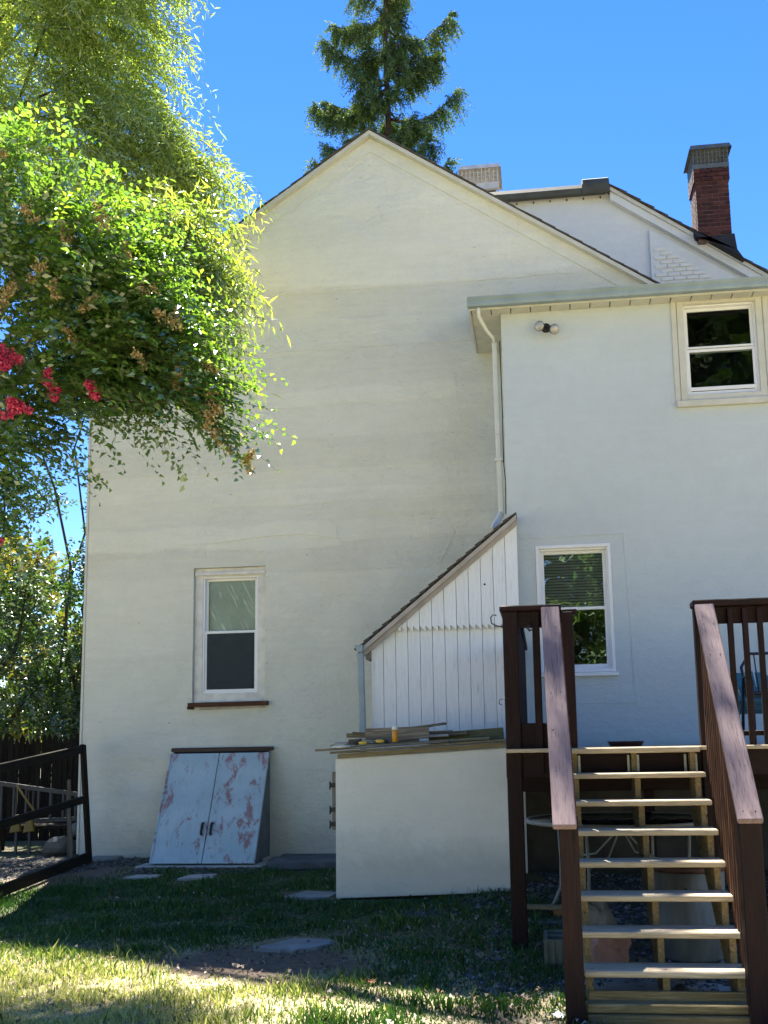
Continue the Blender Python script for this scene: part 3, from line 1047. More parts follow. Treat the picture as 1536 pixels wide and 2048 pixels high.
# ================================================================== LEAN-TO
YL = 11.62
shed = thing('lean_to', 'white boarded lean-to with saw tooth board ends and a steep shingled roof against the house', 'lean-to', (-1.1, YL, .1))
LX0, LX1, LZ0 = -1.95, -.235, 2.665
LS = (4.06 - LZ0) / (LX1 - LX0)
def lz(x):
    return LZ0 + LS * (x - LX0)
mesh('wall', [(LX0 + .01, YL + .03, .0), (LX1 - .005, YL + .03, .0), (LX1 - .005, YL + .03, lz(LX1) - .02), (LX0 + .01, YL + .03, LZ0 - .02),
              (LX0 + .01, YM, .0), (LX1 - .005, YW - .003, .0), (LX1 - .005, YW - .003, lz(LX1) - .02), (LX0 + .01, YM, LZ0 - .02)],
     [(0, 1, 2, 3), (0, 3, 7, 4), (1, 5, 6, 2), (3, 2, 6, 7)], M_TRIM, shed)
bwid = (LX1 - LX0) / 12
for i in range(12):
    a, b = LX0 + i * bwid + .0025, LX0 + (i + 1) * bwid - .0025
    j = random.uniform(0, .004)
    tz = 2.835
    if lz(a) > tz + .06:
        m_ = (a + b) / 2
        zt = [lz(a) - .01, lz(b) - .01]
        pr = [(a, tz + .03), (m_ - .002, tz - .03), (m_, tz + .03), (b - .002, tz - .03), (b, tz + .02), (b, zt[1]), (a, zt[0])]
        prism('board', pr, YL - .042 + j, YL + .003, W_WBOARD, shed, bevel=.0015)
    prism('board', [(a, .0), (b, .0), (b, min(tz + .06, lz(b) - .01)), (a, min(tz + .06, lz(a) - .01))], YL + .004 + j * .5, YL + .029, W_WBOARD, shed, bevel=.0015)
rx0, rx1 = LX0 - .10, LX1 + .0
V = []
for y in (YL - .10, 12.99):
    V += [(rx0, y, lz(rx0) + .0), (rx1, y, lz(rx1) + .0), (rx1, y, lz(rx1) + .045), (rx0, y, lz(rx0) + .045)]
lr = mesh('roof', V, [(0, 1, 2, 3), (7, 6, 5, 4), (0, 4, 5, 1), (1, 5, 6, 2), (2, 6, 7, 3), (3, 7, 4, 0)], W_OLD, shed)
V2 = [(x, (y if y < 12 else y), z) for x, y, z in V]
shingled_slope(lr, rx0 - .03, lz(rx0 - .03) + .045, rx1, lz(rx1) + .045, YL - .145, 12.985, 17, .024)
M_SHTRIM = plain('shed_trim', (.42, .38, .35), .65, .15, 6, .3)
for (dz0, dz1, ya, yb) in ((-.075, .0, YL - .078, YL - .044), (-.02, .042, YL - .132, YL - .105)):
    V = []
    for y in (ya, yb):
        V += [(rx0, y, lz(rx0) + dz0), (rx1, y, lz(rx1) + dz0), (rx1, y, lz(rx1) + dz1 - .002), (rx0, y, lz(rx0) + dz1 - .002)]
    mesh('rake_board', V, [(0, 1, 2, 3), (7, 6, 5, 4), (0, 4, 5, 1), (1, 5, 6, 2), (2, 6, 7, 3), (3, 7, 4, 0)], M_SHTRIM, shed, bevel=.003)
box('eave_board', LX0 - .06, LX0 + .004, YL - .02, 12.9, 2.50, 2.60, W_OLD, shed)
gp2 = [(LX0 - .07, 2.66), (LX0 - .07, 2.58), (LX0 - .13, 2.58), (LX0 - .165, 2.655), (LX0 - .157, 2.657), (LX0 - .125, 2.588), (LX0 - .078, 2.588), (LX0 - .078, 2.66)]
prism('gutter', gp2, YL - .16, 12.9, M_METAL, shed)
prism('gutter_end_cap', [gp2[0], gp2[1], gp2[2], gp2[3]], YL - .166, YL - .1605, M_METAL, shed)
beam('downspout', (LX0 - .105, YL - .10, 2.575), (LX0 - .08, YL - .06, .9), .075, .055, M_METAL, shed, up=(0, 1, 0), bevel=.01)
beam('downspout', (LX0 - .08, YL - .06, .9), (LX0 - .08, YL - .06, .06), .073, .053, M_METAL, shed, up=(0, 1, 0), bevel=.01)
tube('screw_hole', [(-.62, YL - .044, 3.32), (-.62, YL - .035, 3.32)], .012, M_BLACK, shed, 8)
# splash bend where the wing downspout meets the lean-to roof
beam('downspout_shoe', (-.415, 11.93, 4.215), (-.52, 11.75, 3.99), .07, .05, M_DSP, house, up=(1, 0, 1), bevel=.008)

# ================================================================== CELLAR BULKHEAD
def bulk_mat():
    a = NT('worn_door_paint')
    co = a.coords('Object')
    paint = a.ramp(a.noise(co, 2.2, 3), [(.35, (.36, .47, .51)), (.65, (.45, .555, .595))])
    grey = a.noise(a.coords('World', (6, 2, 1.3)), 2.4, 6, .75)
    paint = a.mix(a.ramp(grey, [(.52, (0, 0, 0)), (.68, (.8, .8, .8))]), paint, (.34, .38, .41))
    rst = a.noise(a.coords('World', (2.6, 1.2, 1.5)), 2.3, 7, .72, .35)
    paint = a.mix(a.ramp(rst, [(.535, (0, 0, 0)), (.60, (.85, .85, .85))]), paint, (.29, .12, .11))
    scr = a.noise(a.coords('World', (9, 3, 2.0)), 3.0, 4, .6)
    paint = a.mix(a.ramp(scr, [(.66, (0, 0, 0)), (.70, (1, 1, 1))]), paint, (.20, .12, .11))
    a.base(paint).rough(.5)
    a.normal(a.bump(rst, .3, .004))
    return a.m
M_BULK = bulk_mat()
M_BSIDE = plain('bulkhead_side', (.14, .16, .175), .6, .2, 4, .2)
bx0, bx1, by0 = -4.80, -3.49, 12.27
bulk = thing('cellar_bulkhead', 'sloping steel cellar doors with worn pale blue paint and rust against the gable wall', 'bulkhead', (-4.14, 12.6, .12))
TZ, TY, BZ = 1.47, YM - .07, .16
def slope_pt(x, t, lift=0):
    d = Vector((0, TY - by0, TZ - BZ)).normalized()
    n = Vector((0, -d.z, d.y))
    p = Vector((x, by0, BZ)).lerp(Vector((x, TY, TZ)), t) + n * lift
    return p
for sx, xa in ((1, bx0 + .02), (-1, bx1 - .05)):
    prism_x('side_panel', [(by0 + .02, .10), (YM - .003, .10), (YM - .003, TZ + .01), (TY, TZ)], xa, xa + .03, M_BSIDE, bulk)
for k, (xa, xb) in enumerate(((bx0, (bx0 + bx1) / 2 - .004), ((bx0 + bx1) / 2 + .004, bx1))):
    V = [slope_pt(xx, tt, ll) for ll in (.0, .03) for xx, tt in ((xa, -.01), (xb, -.01), (xb, .985), (xa, .985))]
    dr = mesh('door', V, [(0, 1, 2, 3), (7, 6, 5, 4), (0, 4, 5, 1), (1, 5, 6, 2), (2, 6, 7, 3), (3, 7, 4, 0)], M_BULK, bulk, bevel=.005)
    hx = (xb - .055) if k == 0 else (xa + .055)
    tube('handle', [slope_pt(hx, .235, .035), slope_pt(hx, .245, .065), slope_pt(hx, .325, .065), slope_pt(hx, .335, .035)], .017, M_BLACK, dr, 8)
    # turned edge of the sheet
    beam('door_edge', slope_pt(xa + .012 if k == 0 else xb - .012, 0, .034), slope_pt(xa + .012 if k == 0 else xb - .012, .975, .034), .022, .012, M_BULK, dr, up=(0, -1, .6), bevel=.003)
box('header', bx0 - .0, bx1 + .03, TY - .01, YM - .003, TZ + .015, TZ + .065, W('header_timber', (.05, .035, .03), (.11, .08, .06)), bulk)
box('header_gap', bx0 + .03, bx1 - .03, TY + .0, YM - .005, TZ - .03, TZ + .014, M_DARK, bulk, bevel=0)
box('sill', bx0 - .16, bx1 + .10, by0 - .09, by0 + .35, .02, .135, M_CONC, bulk, bevel=.01)
box('side_kerb', bx1 - .02, bx1 + .06, by0 + .352, YM - .003, .05, .172, M_CONC, bulk, bevel=.008)

# ================================================================== STUCCOED BOX ENCLOSURE
YB = 10.2
enc = thing('storage_box', 'waist high cream panelled storage box with a sloping board lid', 'box', (-1.23, YB, .06))
prism('front_panel', [(-2.085, .045), (-.37, .105), (-.378, 1.475), (-2.083, 1.395)], YB, YB + .03, M_BOX, enc, bevel=.004)
prism_x('side_panel', [(YB + .032, .03), (YB + .92, .03), (YB + .92, 1.38), (YB + .032, 1.38)], -2.08, -2.055, M_BOX, enc)
prism_x('side_panel', [(YB + .032, .03), (YB + .92, .03), (YB + .92, 1.46), (YB + .032, 1.46)], -.40, -.375, M_BOX, enc)
prism('back_panel', [(-2.05, .03), (-.405, .06), (-.405, 1.45), (-2.05, 1.38)], YB + .89, YB + .915, M_BOX, enc)
prism('apron', [(-2.06, 1.398), (-.385, 1.478), (-.385, 1.535), (-2.06, 1.443)], YB - .018, YB + .028, W_TAN, enc, bevel=.003)
def lidz(x):
    return 1.448 + (x + 2.12) * .0535
prism('lid', [(-2.13, lidz(-2.13)), (-.355, lidz(-.355)), (-.355, lidz(-.355) + .022), (-2.13, lidz(-2.13) + .022)], YB - .05, YB + .96, W_TAN, enc, bevel=.003)
box('edge_strip', -2.125, -2.085, YB + .03, YB + .05, .70, 1.27, W_OLD, enc, bevel=.003)
for hz in (1.14, .90, .76):
    box('hinge', -2.15, -2.09, YB + .022, YB + .029, hz - .025, hz + .02, M_BLACK, enc, bevel=.003)
    tube('hinge_pin', [(-2.145, YB + .02, hz - .045), (-2.145, YB + .02, hz + .035)], .008, M_BLACK, enc, 6)
tube('latch', [(-.372, YB - .02, 1.42), (-.368, YB - .025, 1.38), (-.365, YB - .02, 1.33)], .008, M_DSP, enc, 6)
box('corner_flash', -.378, -.362, YB - .022, YB + .02, 1.39, 1.465, M_WHITE, enc, bevel=.002)

# things lying on the lid
def on_lid(x, y):
    return lidz(x) + .024
def plank(name, x0, x1, y, z, th, dep, mat, label, tilt=0, skew=0):
    o = beam(name, (x0, y - skew / 2, z + th / 2), (x1, y + skew / 2, z + th / 2 + tilt), dep, th, mat, None, bevel=.003)
    return tag(o, label, 'plank', 'offcuts on the storage box')
zl = on_lid
plank('plank', -2.30, -.95, YB + .10, zl(-2.1, 0) - .0, .022, .13, W_OLD, 'long grey offcut lying lowest along the front lid edge, its left end overhanging', .065)
plank('plank', -2.14, -.55, YB + .30, zl(-2.1, 0) + .012, .03, .16, W_TAN, 'long tan board lying along the middle of the storage box lid', .075)
plank('plank', -2.07, -1.30, YB + .48, zl(-2.0, 0) + .05, .035, .10, W_OLD, 'short grey offcut sticking out left beside the upright wide board', .02, .10)
o = beam('plank', (-1.83, YB + .30, zl(-1.8, 0) + .145), (-1.17, YB + .31, zl(-1.2, 0) + .125), .018, .125, W_OLD, None, up=(0, 0, 1), bevel=.003)
tag(o, 'wide weathered grey board standing on edge behind the orange bottle', 'plank', 'offcuts on the storage box')
plank('plank', -2.06, -1.55, YB + .52, zl(-2, 0) + .13, .045, .12, W_TAN, 'brown board end showing at the left above the other offcuts', -.01)
plank('plank', -2.02, -1.0, YB + .64, zl(-2, 0) + .095, .025, .12, W_WBOARD, 'thin white painted strip in the offcut heap on the storage box', .03)
plank('plank', -1.50, -1.03, YB + .42, zl(-1.5, 0) + .135, .022, .05, W_OLD, 'slim offcut slanting up to the right on top of the heap', .085)
plank('plank', -1.30, -.95, YB + .50, zl(-1.3, 0) + .12, .02, .07, W_OLD, 'short dark splinter board right of the upright wide board', .01)
plank('plank', -1.35, -.80, YB + .66, zl(-1.3, 0) + .075, .03, .12, W_OLD, 'grey offcut behind, reaching towards the olive beam', .03)
plank('plank', -1.22, -.43, YB + .72, zl(-1.2, 0) + .0, .12, .09, W('olive_beam', (.19, .18, .085), (.30, .28, .15), rough=.8, knots=False),
      'thick olive brown timber at the right end of the storage box lid', .045)

plank('plank', -2.0, -1.28, YB + .56, zl(-2, 0) + .17, .02, .09, W_OLD, 'thin grey board laid across the top of the heap towards the left', -.05, .16)
plank('plank', -1.72, -1.02, YB + .60, zl(-1.7, 0) + .16, .022, .07, W_TAN, 'tan strip slanting up to the right behind the upright wide board', .07, -.12)
plank('plank', -1.98, -1.86, YB + .20, zl(-1.9, 0) + .055, .05, .10, W_OLD, 'stubby grey block end at the left front of the heap', .004)
M_ORANGE = plain('orange_plastic', (.62, .27, .02), .25, .08, 5, .02)
M_YELLOW = plain('yellow_plastic', (.72, .50, .06), .3, .08, 5, .02)
M_CAPW = plain('cap_white', (.78, .77, .70), .4, .05, 5, .02)
bt = thing('bottle', 'small amber orange bottle with a white cap standing among the offcuts', 'bottle', (-1.49, YB + .06, zl(-1.49, 0) + .055))
BZ0 = zl(-1.49, 0) + .048
lathe('body', [(.024, BZ0), (.029, BZ0 + .006), (.029, BZ0 + .112), (.025, BZ0 + .12)], -1.49, YB + .07, M_ORANGE, bt, 20)
lathe('cap', [(.030, BZ0 + .121), (.031, BZ0 + .124), (.031, BZ0 + .152), (.028, BZ0 + .157)], -1.49, YB + .07, M_CAPW, bt, 20)
M_BLADE = plain('tool_steel', (.35, .36, .38), .3, .1, 5, .05, .8)
def screwdriver(x, ang, label):
    z = zl(x, 0) + .062
    d = Vector((math.cos(ang), math.sin(ang), .05))
    r = thing('screwdriver', label, 'screwdriver', (x, YB + .07, z))
    p = Vector((x, YB + .07, z))
    tube('handle', [p, p + d * .02, p + d * .07, p + d * .085], [.012, .018, .017, .010], M_YELLOW, r, 10)
    tube('grip_end', [p - d * .045, p - d * .03, p], [.012, .019, .014], M_BLACK, r, 10)
    tube('shaft', [p + d * .08, p + d * .19], .004, M_BLADE, r, 6)
screwdriver(-1.86, .15, 'screwdriver with yellow and black handle lying left of the other, nearer the metal clamp')
screwdriver(-1.60, math.pi + .2, 'screwdriver with yellow and black handle lying next to the orange bottle')
cl = thing('hand_clamp', 'small silver metal clamp lying at the left front corner of the storage box', 'clamp', (-2.02, YB + .03, zl(-2.02, 0) + .02))
zc = zl(-2.02, 0) + .045
tube('jaw', [(-2.14, YB + .02, zc + .005), (-2.08, YB + .01, zc + .03), (-2.0, YB + .0, zc + .032), (-1.95, YB + .0, zc + .005)], [.008, .011, .011, .006], M_BLADE, cl, 8)
tube('arm', [(-2.13, YB + .03, zc - .004), (-2.04, YB - .02, zc - .008), (-1.93, YB - .01, zc - .004)], [.010, .012, .007], M_DSP, cl, 8)

# ================================================================== DECK AND STAIRS
DZ, DY0 = 1.475, 8.10
deck = thing('deck', 'raised timber deck with dark stained railings in front of the wing', 'deck', (1.4, 8.3, -.05))
DX0, DX1 = -.31, 6.1  # right end carried on out of view to darken the space beneath
y = DY0 + .02
first = None
while y < YW - .16:
    if first is None:
        first = box('deck_board', DX0, DX1, y, y + .138, DZ - .03, DZ, W_TREAD, deck)
    else:
        o = bpy.data.objects.new('deck_board', first.data)
        link(o, deck)
        o.location = Vector(((DX0 + DX1) / 2, y + .069, DZ - .015)) - wloc(deck)
    y += .1435
box('rim_joist', DX0, DX1, DY0 + .125, DY0 + .163, DZ - .225, DZ - .032, W_STAIN, deck)
box('rim_joist', DX0, DX0 + .038, DY0 + .165, YW - .05, DZ - .225, DZ - .032, W_STAIN, deck)
for k in range(15):
    xx = DX0 + .42 + k * .42
    box('joist', xx, xx + .038, DY0 + .165, YW - .05, DZ - .225, DZ - .033, W_STAIN, deck)
box('support_beam', DX0 + .05, DX1, 9.9, 9.98, DZ - .41, DZ - .227, W_STAIN, deck)
def post(xa, xb, ya, yb, z0, z1, mat=W_STAIN, parent=deck):
    return box('post', xa, xb, ya, yb, z0, z1, mat, parent, bevel=.006)
PZ = 2.565
post(-.305, -.185, 8.19, 8.31, -.10, PZ)             # corner post
post(-.07, -.01, 8.20, 8.29, DZ - .2, PZ)
post(.125, .255, 8.22, 8.33, -.10, PZ - .01)         # newel at the stair head, left
post(1.195, 1.285, 8.20, 8.29, -.10, PZ - .01)
for px in (2.35, 3.2):
    post(px, px + .09, 8.20, 8.29, -.10, PZ)
for px in (.9, 2.6):
    post(px, px + .09, 9.89, 9.98, -.05, DZ - .41)
box('rail_cap', -.325, .165, 8.155, 8.335, PZ, PZ + .045, W_STAIN, deck, bevel=.008)
box('rail_cap', .10, .295, 8.345, 8.46, PZ - .012, PZ + .025, W_STAIN, deck, bevel=.006)
box('rail_cap', 1.185, DX1, 8.155, 8.335, PZ - .012, PZ + .04, W_STAIN, deck, bevel=.008)
box('rail_cap', -.325, -.16, 8.338, YW - .05, PZ, PZ + .045, W_STAIN, deck, bevel=.008)
box('top_rail', -.183, .12, 8.225, 8.263, PZ - .13, PZ - .002, W_STAIN, deck)
box('top_rail', 1.287, DX1, 8.225, 8.263, PZ - .145, PZ - .014, W_STAIN, deck)
box('bottom_rail', 1.287, DX1, 8.225, 8.263, DZ + .07, DZ + .11, W_STAIN, deck)
box('bottom_rail', -.183, .12, 8.225, 8.263, DZ - .02, DZ + .20, W_STAIN, deck)
box('side_top_rail', -.265, -.227, 8.32, YW - .06, PZ - .13, PZ - .002, W_STAIN, deck)
box('side_bottom_rail', -.265, -.227, 8.32, YW - .06, DZ + .06, DZ + .10, W_STAIN, deck)
def balusters(pts, z0, z1, parent, mat, wd=.042):
    me = None
    for (bx, by) in pts:
        if me is None:
            o = box('baluster', bx - wd / 2, bx + wd / 2, by - wd / 2, by + wd / 2, z0, z1, mat, parent)
            me = o.data
        else:
            o = bpy.data.objects.new('baluster', me)
            link(o, parent)
            o.location = Vector((bx, by, (z0 + z1) / 2)) - wloc(parent)
balusters([(1.355 + k * .112, 8.20) for k in range(16)], DZ - .02, PZ - .03, deck, W_STAIN)
balusters([(.04, 8.20), (.10, 8.20)], DZ - .02, PZ - .03, deck, W_STAIN)
balusters([(-.205, 8.45 + k * .125) for k in range(26)], DZ - .02, PZ - .03, deck, W_STAIN)

stairs = thing('stairs', 'steep open timber stairs with weathered handrails leading up to the deck', 'stairs', (.68, 6.6, -.11))
SX0, SX1, RUN, RISE = .187, 1.169, .219, .19
for i in range(1, 8):
    yf, zt = DY0 - RUN * i, DZ - RISE * i
    t = beam('tread', (SX0, yf + .135, zt - .019), (SX1, yf + .135 + random.uniform(-.004, .004), zt - .019), .265, .038, W_TREAD, stairs, bevel=.007)
    for sx in (SX0 + .05, .68, SX1 - .05):
        tube('screw', [t.location + wloc(stairs) + Vector((sx - .678, -.07, .0185)), t.location + wloc(stairs) + Vector((sx - .678, -.07, .0205))], .006, M_BLACK, t, 6)
box('landing_nosing', SX0 + .01, SX1, DY0 - .012, DY0 + .018, DZ - .045, DZ - .004, W_TREAD, stairs, bevel=.005)
def stringer(xa, xb):
    pr = []
    for i in range(1, 8):
        zt = DZ - RISE * i - .040
        yf = DY0 - RUN * i + .03
        pr += [(yf + RUN, zt), (yf, zt)]
    pr += [(DY0 - RUN * 7 + .03, -.11), (DY0 - RUN * 7 + .20, -.11), (DY0 + .122, DZ - .52), (DY0 + .122, DZ - .045), (DY0 + .03, DZ - .045)]
    return prism_x('stringer', [(a, b) for a, b in pr], xa, xb, W_PT, stairs)
for xa in (SX0 + .015, .655, SX1 - .075):
    stringer(xa, xa + .04)
box('kick_board', SX0 + .02, SX1 - .03, 6.57, 6.608, -.12, .03, W_PT, stairs)
for k, (za, zb) in enumerate(((-.16, -.075), (-.072, -.02))):
    box('footing_timber', SX0 - .0, SX1 + .03, 6.43 + k * .03, 6.565, za, zb, W_PT, stairs, bevel=.008)
M_GALV = plain('galvanised', (.50, .52, .48), .5, .25, 12, .2, .4)
for xa in (SX0 - .012, SX0 + .062, .628, .70, SX1 - .11, SX1 - .03):
    box('joist_hanger', xa, xa + .02, DY0 + .112, DY0 + .122, DZ - .20, DZ - .06, M_GALV, stairs, bevel=.003)

def handrail(x0b, x1b, x0t, x1t, yb, zb, yt, zt, px0, px1):
    b = ((x0b + x1b) / 2, yb, zb)
    t = ((x0t + x1t) / 2, yt, zt)
    beam('handrail', b, t, x1b - x0b, .040, W_RAIL, stairs, bevel=.007)
    sl = (zt - zb) / (yt - yb)
    xm = (px0 + px1) / 2
    for f in (.03, .2, .37, .54, .71, .88):
        p = Vector(b).lerp(Vector(t), f)
        nv = Vector((0, -sl, 1)).normalized()
        for dx in (-.035, .035):
            q = p + Vector((dx, random.uniform(-.01, .01), 0)) + nv * .0195
            tube('rail_screw', [q, q + nv * .002], .005, M_BLACK, stairs, 6)
    beam('sub_rail', (xm, yb + .12, zb + sl * .12 - .085), (xm + (t[0] - b[0]), yt, zt - .085), .038, .09, W_BAL, stairs, bevel=.004)
    post(px0, px1, yb + .06, yb + .17, -.14, zb + sl * .10 - .022, W_STAIN, stairs)
    n = 13
    for k in range(n):
        yy = yb + .26 + k * (yt - yb - .36) / (n - 1)
        zt_ = zb + sl * (yy - yb) - .03
        zb_ = max(-.02, DZ - RISE * ((DY0 - yy) / RUN + 1) - .05)
        xx = xm + (t[0] - b[0]) * (yy - yb) / (yt - yb)
        sd_ = .04 if xm > .6 else -.04
        box('baluster', xx - sd_ - .019, xx - sd_ + .019, yy - .019, yy + .019, zb_, zt_ - .02, W_BAL, stairs)
handrail(.028, .17, -.002, .155, 6.33, 1.015, 8.15, 2.575, .065, .18)
handrail(1.105, 1.25, 1.20, 1.335, 6.33, 1.04, 8.15, 2.555, 1.12, 1.25)

# hooks on the corner post
def hook(pts, label, r=.006):
    o = tube('hook', pts, r, M_BLACK, None, 6)
    return tag(o, label, 'hook')
hook([(-.298, 8.185, 2.44), (-.36, 8.18, 2.455), (-.392, 8.18, 2.475), (-.397, 8.18, 2.52), (-.375, 8.18, 2.545), (-.352, 8.18, 2.535)],
     'black curled iron hook near the top of the dark corner post')
hook([(-.26, 8.187, 1.875), (-.315, 8.18, 1.87), (-.345, 8.18, 1.86), (-.35, 8.18, 1.835), (-.33, 8.18, 1.82)],
     'thin pale wire hook halfway up the dark corner post', .004)
hk = hook([(-.072, 8.195, 2.45), (-.095, 8.19, 2.45), (-.105, 8.19, 2.425), (-.09, 8.19, 2.405), (-.075, 8.19, 2.415)],
          'small black eye hook inside the gap between the dark posts', .009)

# saucer on the deck edge
M_SAUCER = plain('saucer_clay', (.075, .028, .025), .6, .2, 8, .2)
tag(lathe('plant_saucer', [(.125, DZ + .001), (.13, DZ + .004), (.15, DZ + .036), (.158, DZ + .042), (.15, DZ + .046), (.13, DZ + .03), (.10, DZ + .012), (.02, DZ + .010)], .68, 8.95, M_SAUCER),
    'low dark red saucer standing on the deck at the head of the stairs', 'saucer')

# teal slatted chair on the deck
M_TEAL = plain('teal_plastic', (.045, .16, .17), .5, .1, 4, .05)
def adirondack():
    c = Vector((1.95, 9.75, DZ))
    r = thing('garden_chair', 'teal slatted garden chair with a fan back standing behind the deck railing', 'chair', c)
    z0 = DZ
    # it faces away from the house, back towards the wall
    for k in range(7):
        u = (k - 3) / 3
        top = .93 - .10 * u * u
        bxm = c.x + u * .20
        txm = c.x + u * .285
        beam('back_slat', (bxm, c.y + .05, z0 + .28), (txm, c.y + .36, z0 + top - .25 + .0), .078, .016, M_TEAL, r, up=(0, -1, .3), bevel=.004)
    beam('back_brace', (c.x - .31, c.y + .245, z0 + .52), (c.x + .31, c.y + .245, z0 + .52), .05, .02, M_TEAL, r)
    for k in range(5):
        beam('seat_slat', (c.x - .25, c.y - .42 + k * .10, z0 + .37 - k * .022), (c.x + .25, c.y - .42 + k * .10, z0 + .37 - k * .022), .085, .018, M_TEAL, r)
    for s in (-1, 1):
        beam('arm_rest', (c.x + s * .31, c.y - .48, z0 + .555), (c.x + s * .31, c.y + .27, z0 + .535), .12, .02, M_TEAL, r, bevel=.008)
        beam('leg', (c.x + s * .27, c.y - .42, z0 + .002), (c.x + s * .27, c.y - .42, z0 + .545), .03, .09, M_TEAL, r, up=(0, 1, 0))
        beam('leg', (c.x + s * .255, c.y - .44, z0 + .34), (c.x + s * .255, c.y + .42, z0 + .045), .025, .09, M_TEAL, r)
    return r
adirondack()
M_NAVY = plain('navy_steel', (.010, .014, .035), .4, .2, 4, .05)
def steel_chair():
    c = Vector((1.98, 9.0, DZ))
    r = thing('steel_chair', 'dark navy tube framed chair in front of the teal slatted chair', 'chair', c)
    z = DZ + .004
    for s in (-1, 1):
        x = c.x + s * .27
        tube('side_frame', [(x, c.y + .30, z), (x, c.y + .20, z + .30), (x, c.y + .10, z + .56), (x, c.y - .18, z + .58), (x, c.y - .26, z + .50), (x, c.y - .22, z)], .014, M_NAVY, r)
    tube('back_frame', [(c.x - .25, c.y + .10, z + .40), (c.x - .26, c.y + .22, z + .66), (c.x - .18, c.y + .27, z + .78), (c.x + .18, c.y + .27, z + .78),
                        (c.x + .26, c.y + .22, z + .66), (c.x + .25, c.y + .10, z + .40)], .014, M_NAVY, r)
    for k in range(5):
        xx = c.x - .14 + .07 * k
        tube('back_rod', [(xx, c.y + .12, z + .40), (xx, c.y + .265, z + .775)], .006, M_NAVY, r, 6)
    V = [(c.x - .25, c.y - .22, z + .40), (c.x + .25, c.y - .22, z + .40), (c.x + .25, c.y + .14, z + .385), (c.x - .25, c.y + .14, z + .385)]
    mesh('seat', V + [(a, b, cc + .035) for a, b, cc in V], [(0, 1, 2, 3), (7, 6, 5, 4), (0, 4, 5, 1), (1, 5, 6, 2), (2, 6, 7, 3), (3, 7, 4, 0)], M_NAVY, r, bevel=.01)
steel_chair()

# ================================================================== UNDER THE DECK
M_TLEG = plain('table_leg_white', (.22, .225, .20), .5, .15, 6, .1)
def table():
    cx, cy, zt = .62, 9.15, .86
    r = thing('patio_table', 'round glass patio table with a pale rim stored under the deck', 'table', (cx, cy, .0))
    seg = 40
    ring = [(cx + .80 * math.cos(2 * math.pi * k / seg), cy + .80 * math.sin(2 * math.pi * k / seg), zt) for k in range(seg)]
    lathe('glass_top', [(.01, zt - .004), (.785, zt - .004), (.785, zt + .004), (.01, zt + .004)], cx, cy, M_TGLASS, r, 40)
    lathe('rim', [(.785, zt - .020), (.81, zt - .020), (.815, zt), (.81, zt + .012), (.786, zt + .012)], cx, cy, M_TLEG, r, 48, True, False)
    for k in range(4):
        an = math.pi / 4 + k * math.pi / 2 + .25
        ca, sa = math.cos(an), math.sin(an)
        gx, gy = cx + .74 * ca, cy + .74 * sa
        tube('leg', [(cx + .62 * ca, cy + .62 * sa, zt - .02), (cx + .60 * ca, cy + .60 * sa, .50), (cx + .61 * ca, cy + .61 * sa, .26),
                     (cx + .68 * ca, cy + .68 * sa, .12), (gx, gy, zg(gx, gy) + .0)], .014, M_TLEG, r)
    for k in range(4):
        an = math.pi / 4 + k * math.pi / 2 + .25
        ca, sa = math.cos(an), math.sin(an)
        tube('umbrella_brace', [(cx + .6 * ca, cy + .6 * sa, .50), (cx + .25 * ca, cy + .25 * sa, .56), (cx + .08 * ca, cy + .08 * sa, .72), (cx + .05 * ca, cy + .05 * sa, zt - .02)], .009, M_TLEG, r, 6)
table()

def bin_mat():
    a = NT('bin_zinc')
    co = a.coords('Object', (1, 1, .25))
    f = a.noise(co, 6, 5, .65)
    a.base(a.ramp(f, [(.3, (.09, .095, .085)), (.55, (.16, .17, .155)), (.75, (.24, .25, .24))])).rough(.6)
    a.normal(a.bump(f, .2, .006))
    return a.m
bx, by = 1.02, 8.06
bn = thing('bin', 'grey cylindrical metal bin with a dark red rim behind the stairs', 'bin', (bx, by, zg(bx, by)))
bz0 = zg(bx, by)
lathe('body', [(.235, bz0), (.245, bz0 + .02), (.255, bz0 + .2), (.262, bz0 + .205), (.262, bz0 + .215), (.255, bz0 + .22), (.265, bz0 + .62), (.258, bz0 + .622), (.24, bz0 + .05)], bx, by, bin_mat(), bn, 40)
lathe('rim', [(.262, bz0 + .623), (.277, bz0 + .63), (.277, bz0 + .665), (.26, bz0 + .67), (.05, bz0 + .69)], bx, by, plain('bin_rim', (.10, .045, .035), .6, .3, 8, .2), bn, 40)
tube('handle', [(bx - .05, by - .262, bz0 + .52), (bx - .045, by - .285, bz0 + .50), (bx + .03, by - .285, bz0 + .49), (bx + .04, by - .262, bz0 + .51)], .008, M_BLACK, bn, 6)

M_PROCK = plain('pink_stone', (.30, .16, .12), .9, .3, 3, .6, bscale=25)
M_GROCK = plain('pale_stone', (.21, .20, .165), .9, .3, 3, .6, bscale=25)
tag(rock('boulder', (.36, 7.62, .06), (.17, .14, .15), M_PROCK, 4, .3, rough=.55, sub=3), 'pinkish angular boulder under the lower stair treads', 'rock')
tag(rock('boulder', (.31, 8.35, .13), (.14, .11, .21), M_GROCK, 8, .1, rough=.5, sub=3), 'upright mossy grey boulder behind the pink one under the stairs', 'rock')
tag(rock('boulder', (.80, 6.98, -.06), (.06, .05, .05), M_DSLATE, 12, .1, parent=None), 'small dark rounded stone on the sunlit ground under the stairs', 'rock')
M_BLOCK = plain('mossy_block', (.13, .14, .105), .95, .3, 6, .6, bscale=50)
cb = thing('concrete_block', 'grey hollow concrete block beside the foot of the stairs', 'block', (.03, 7.75, -.07))
cz = zg(.03, 7.75)
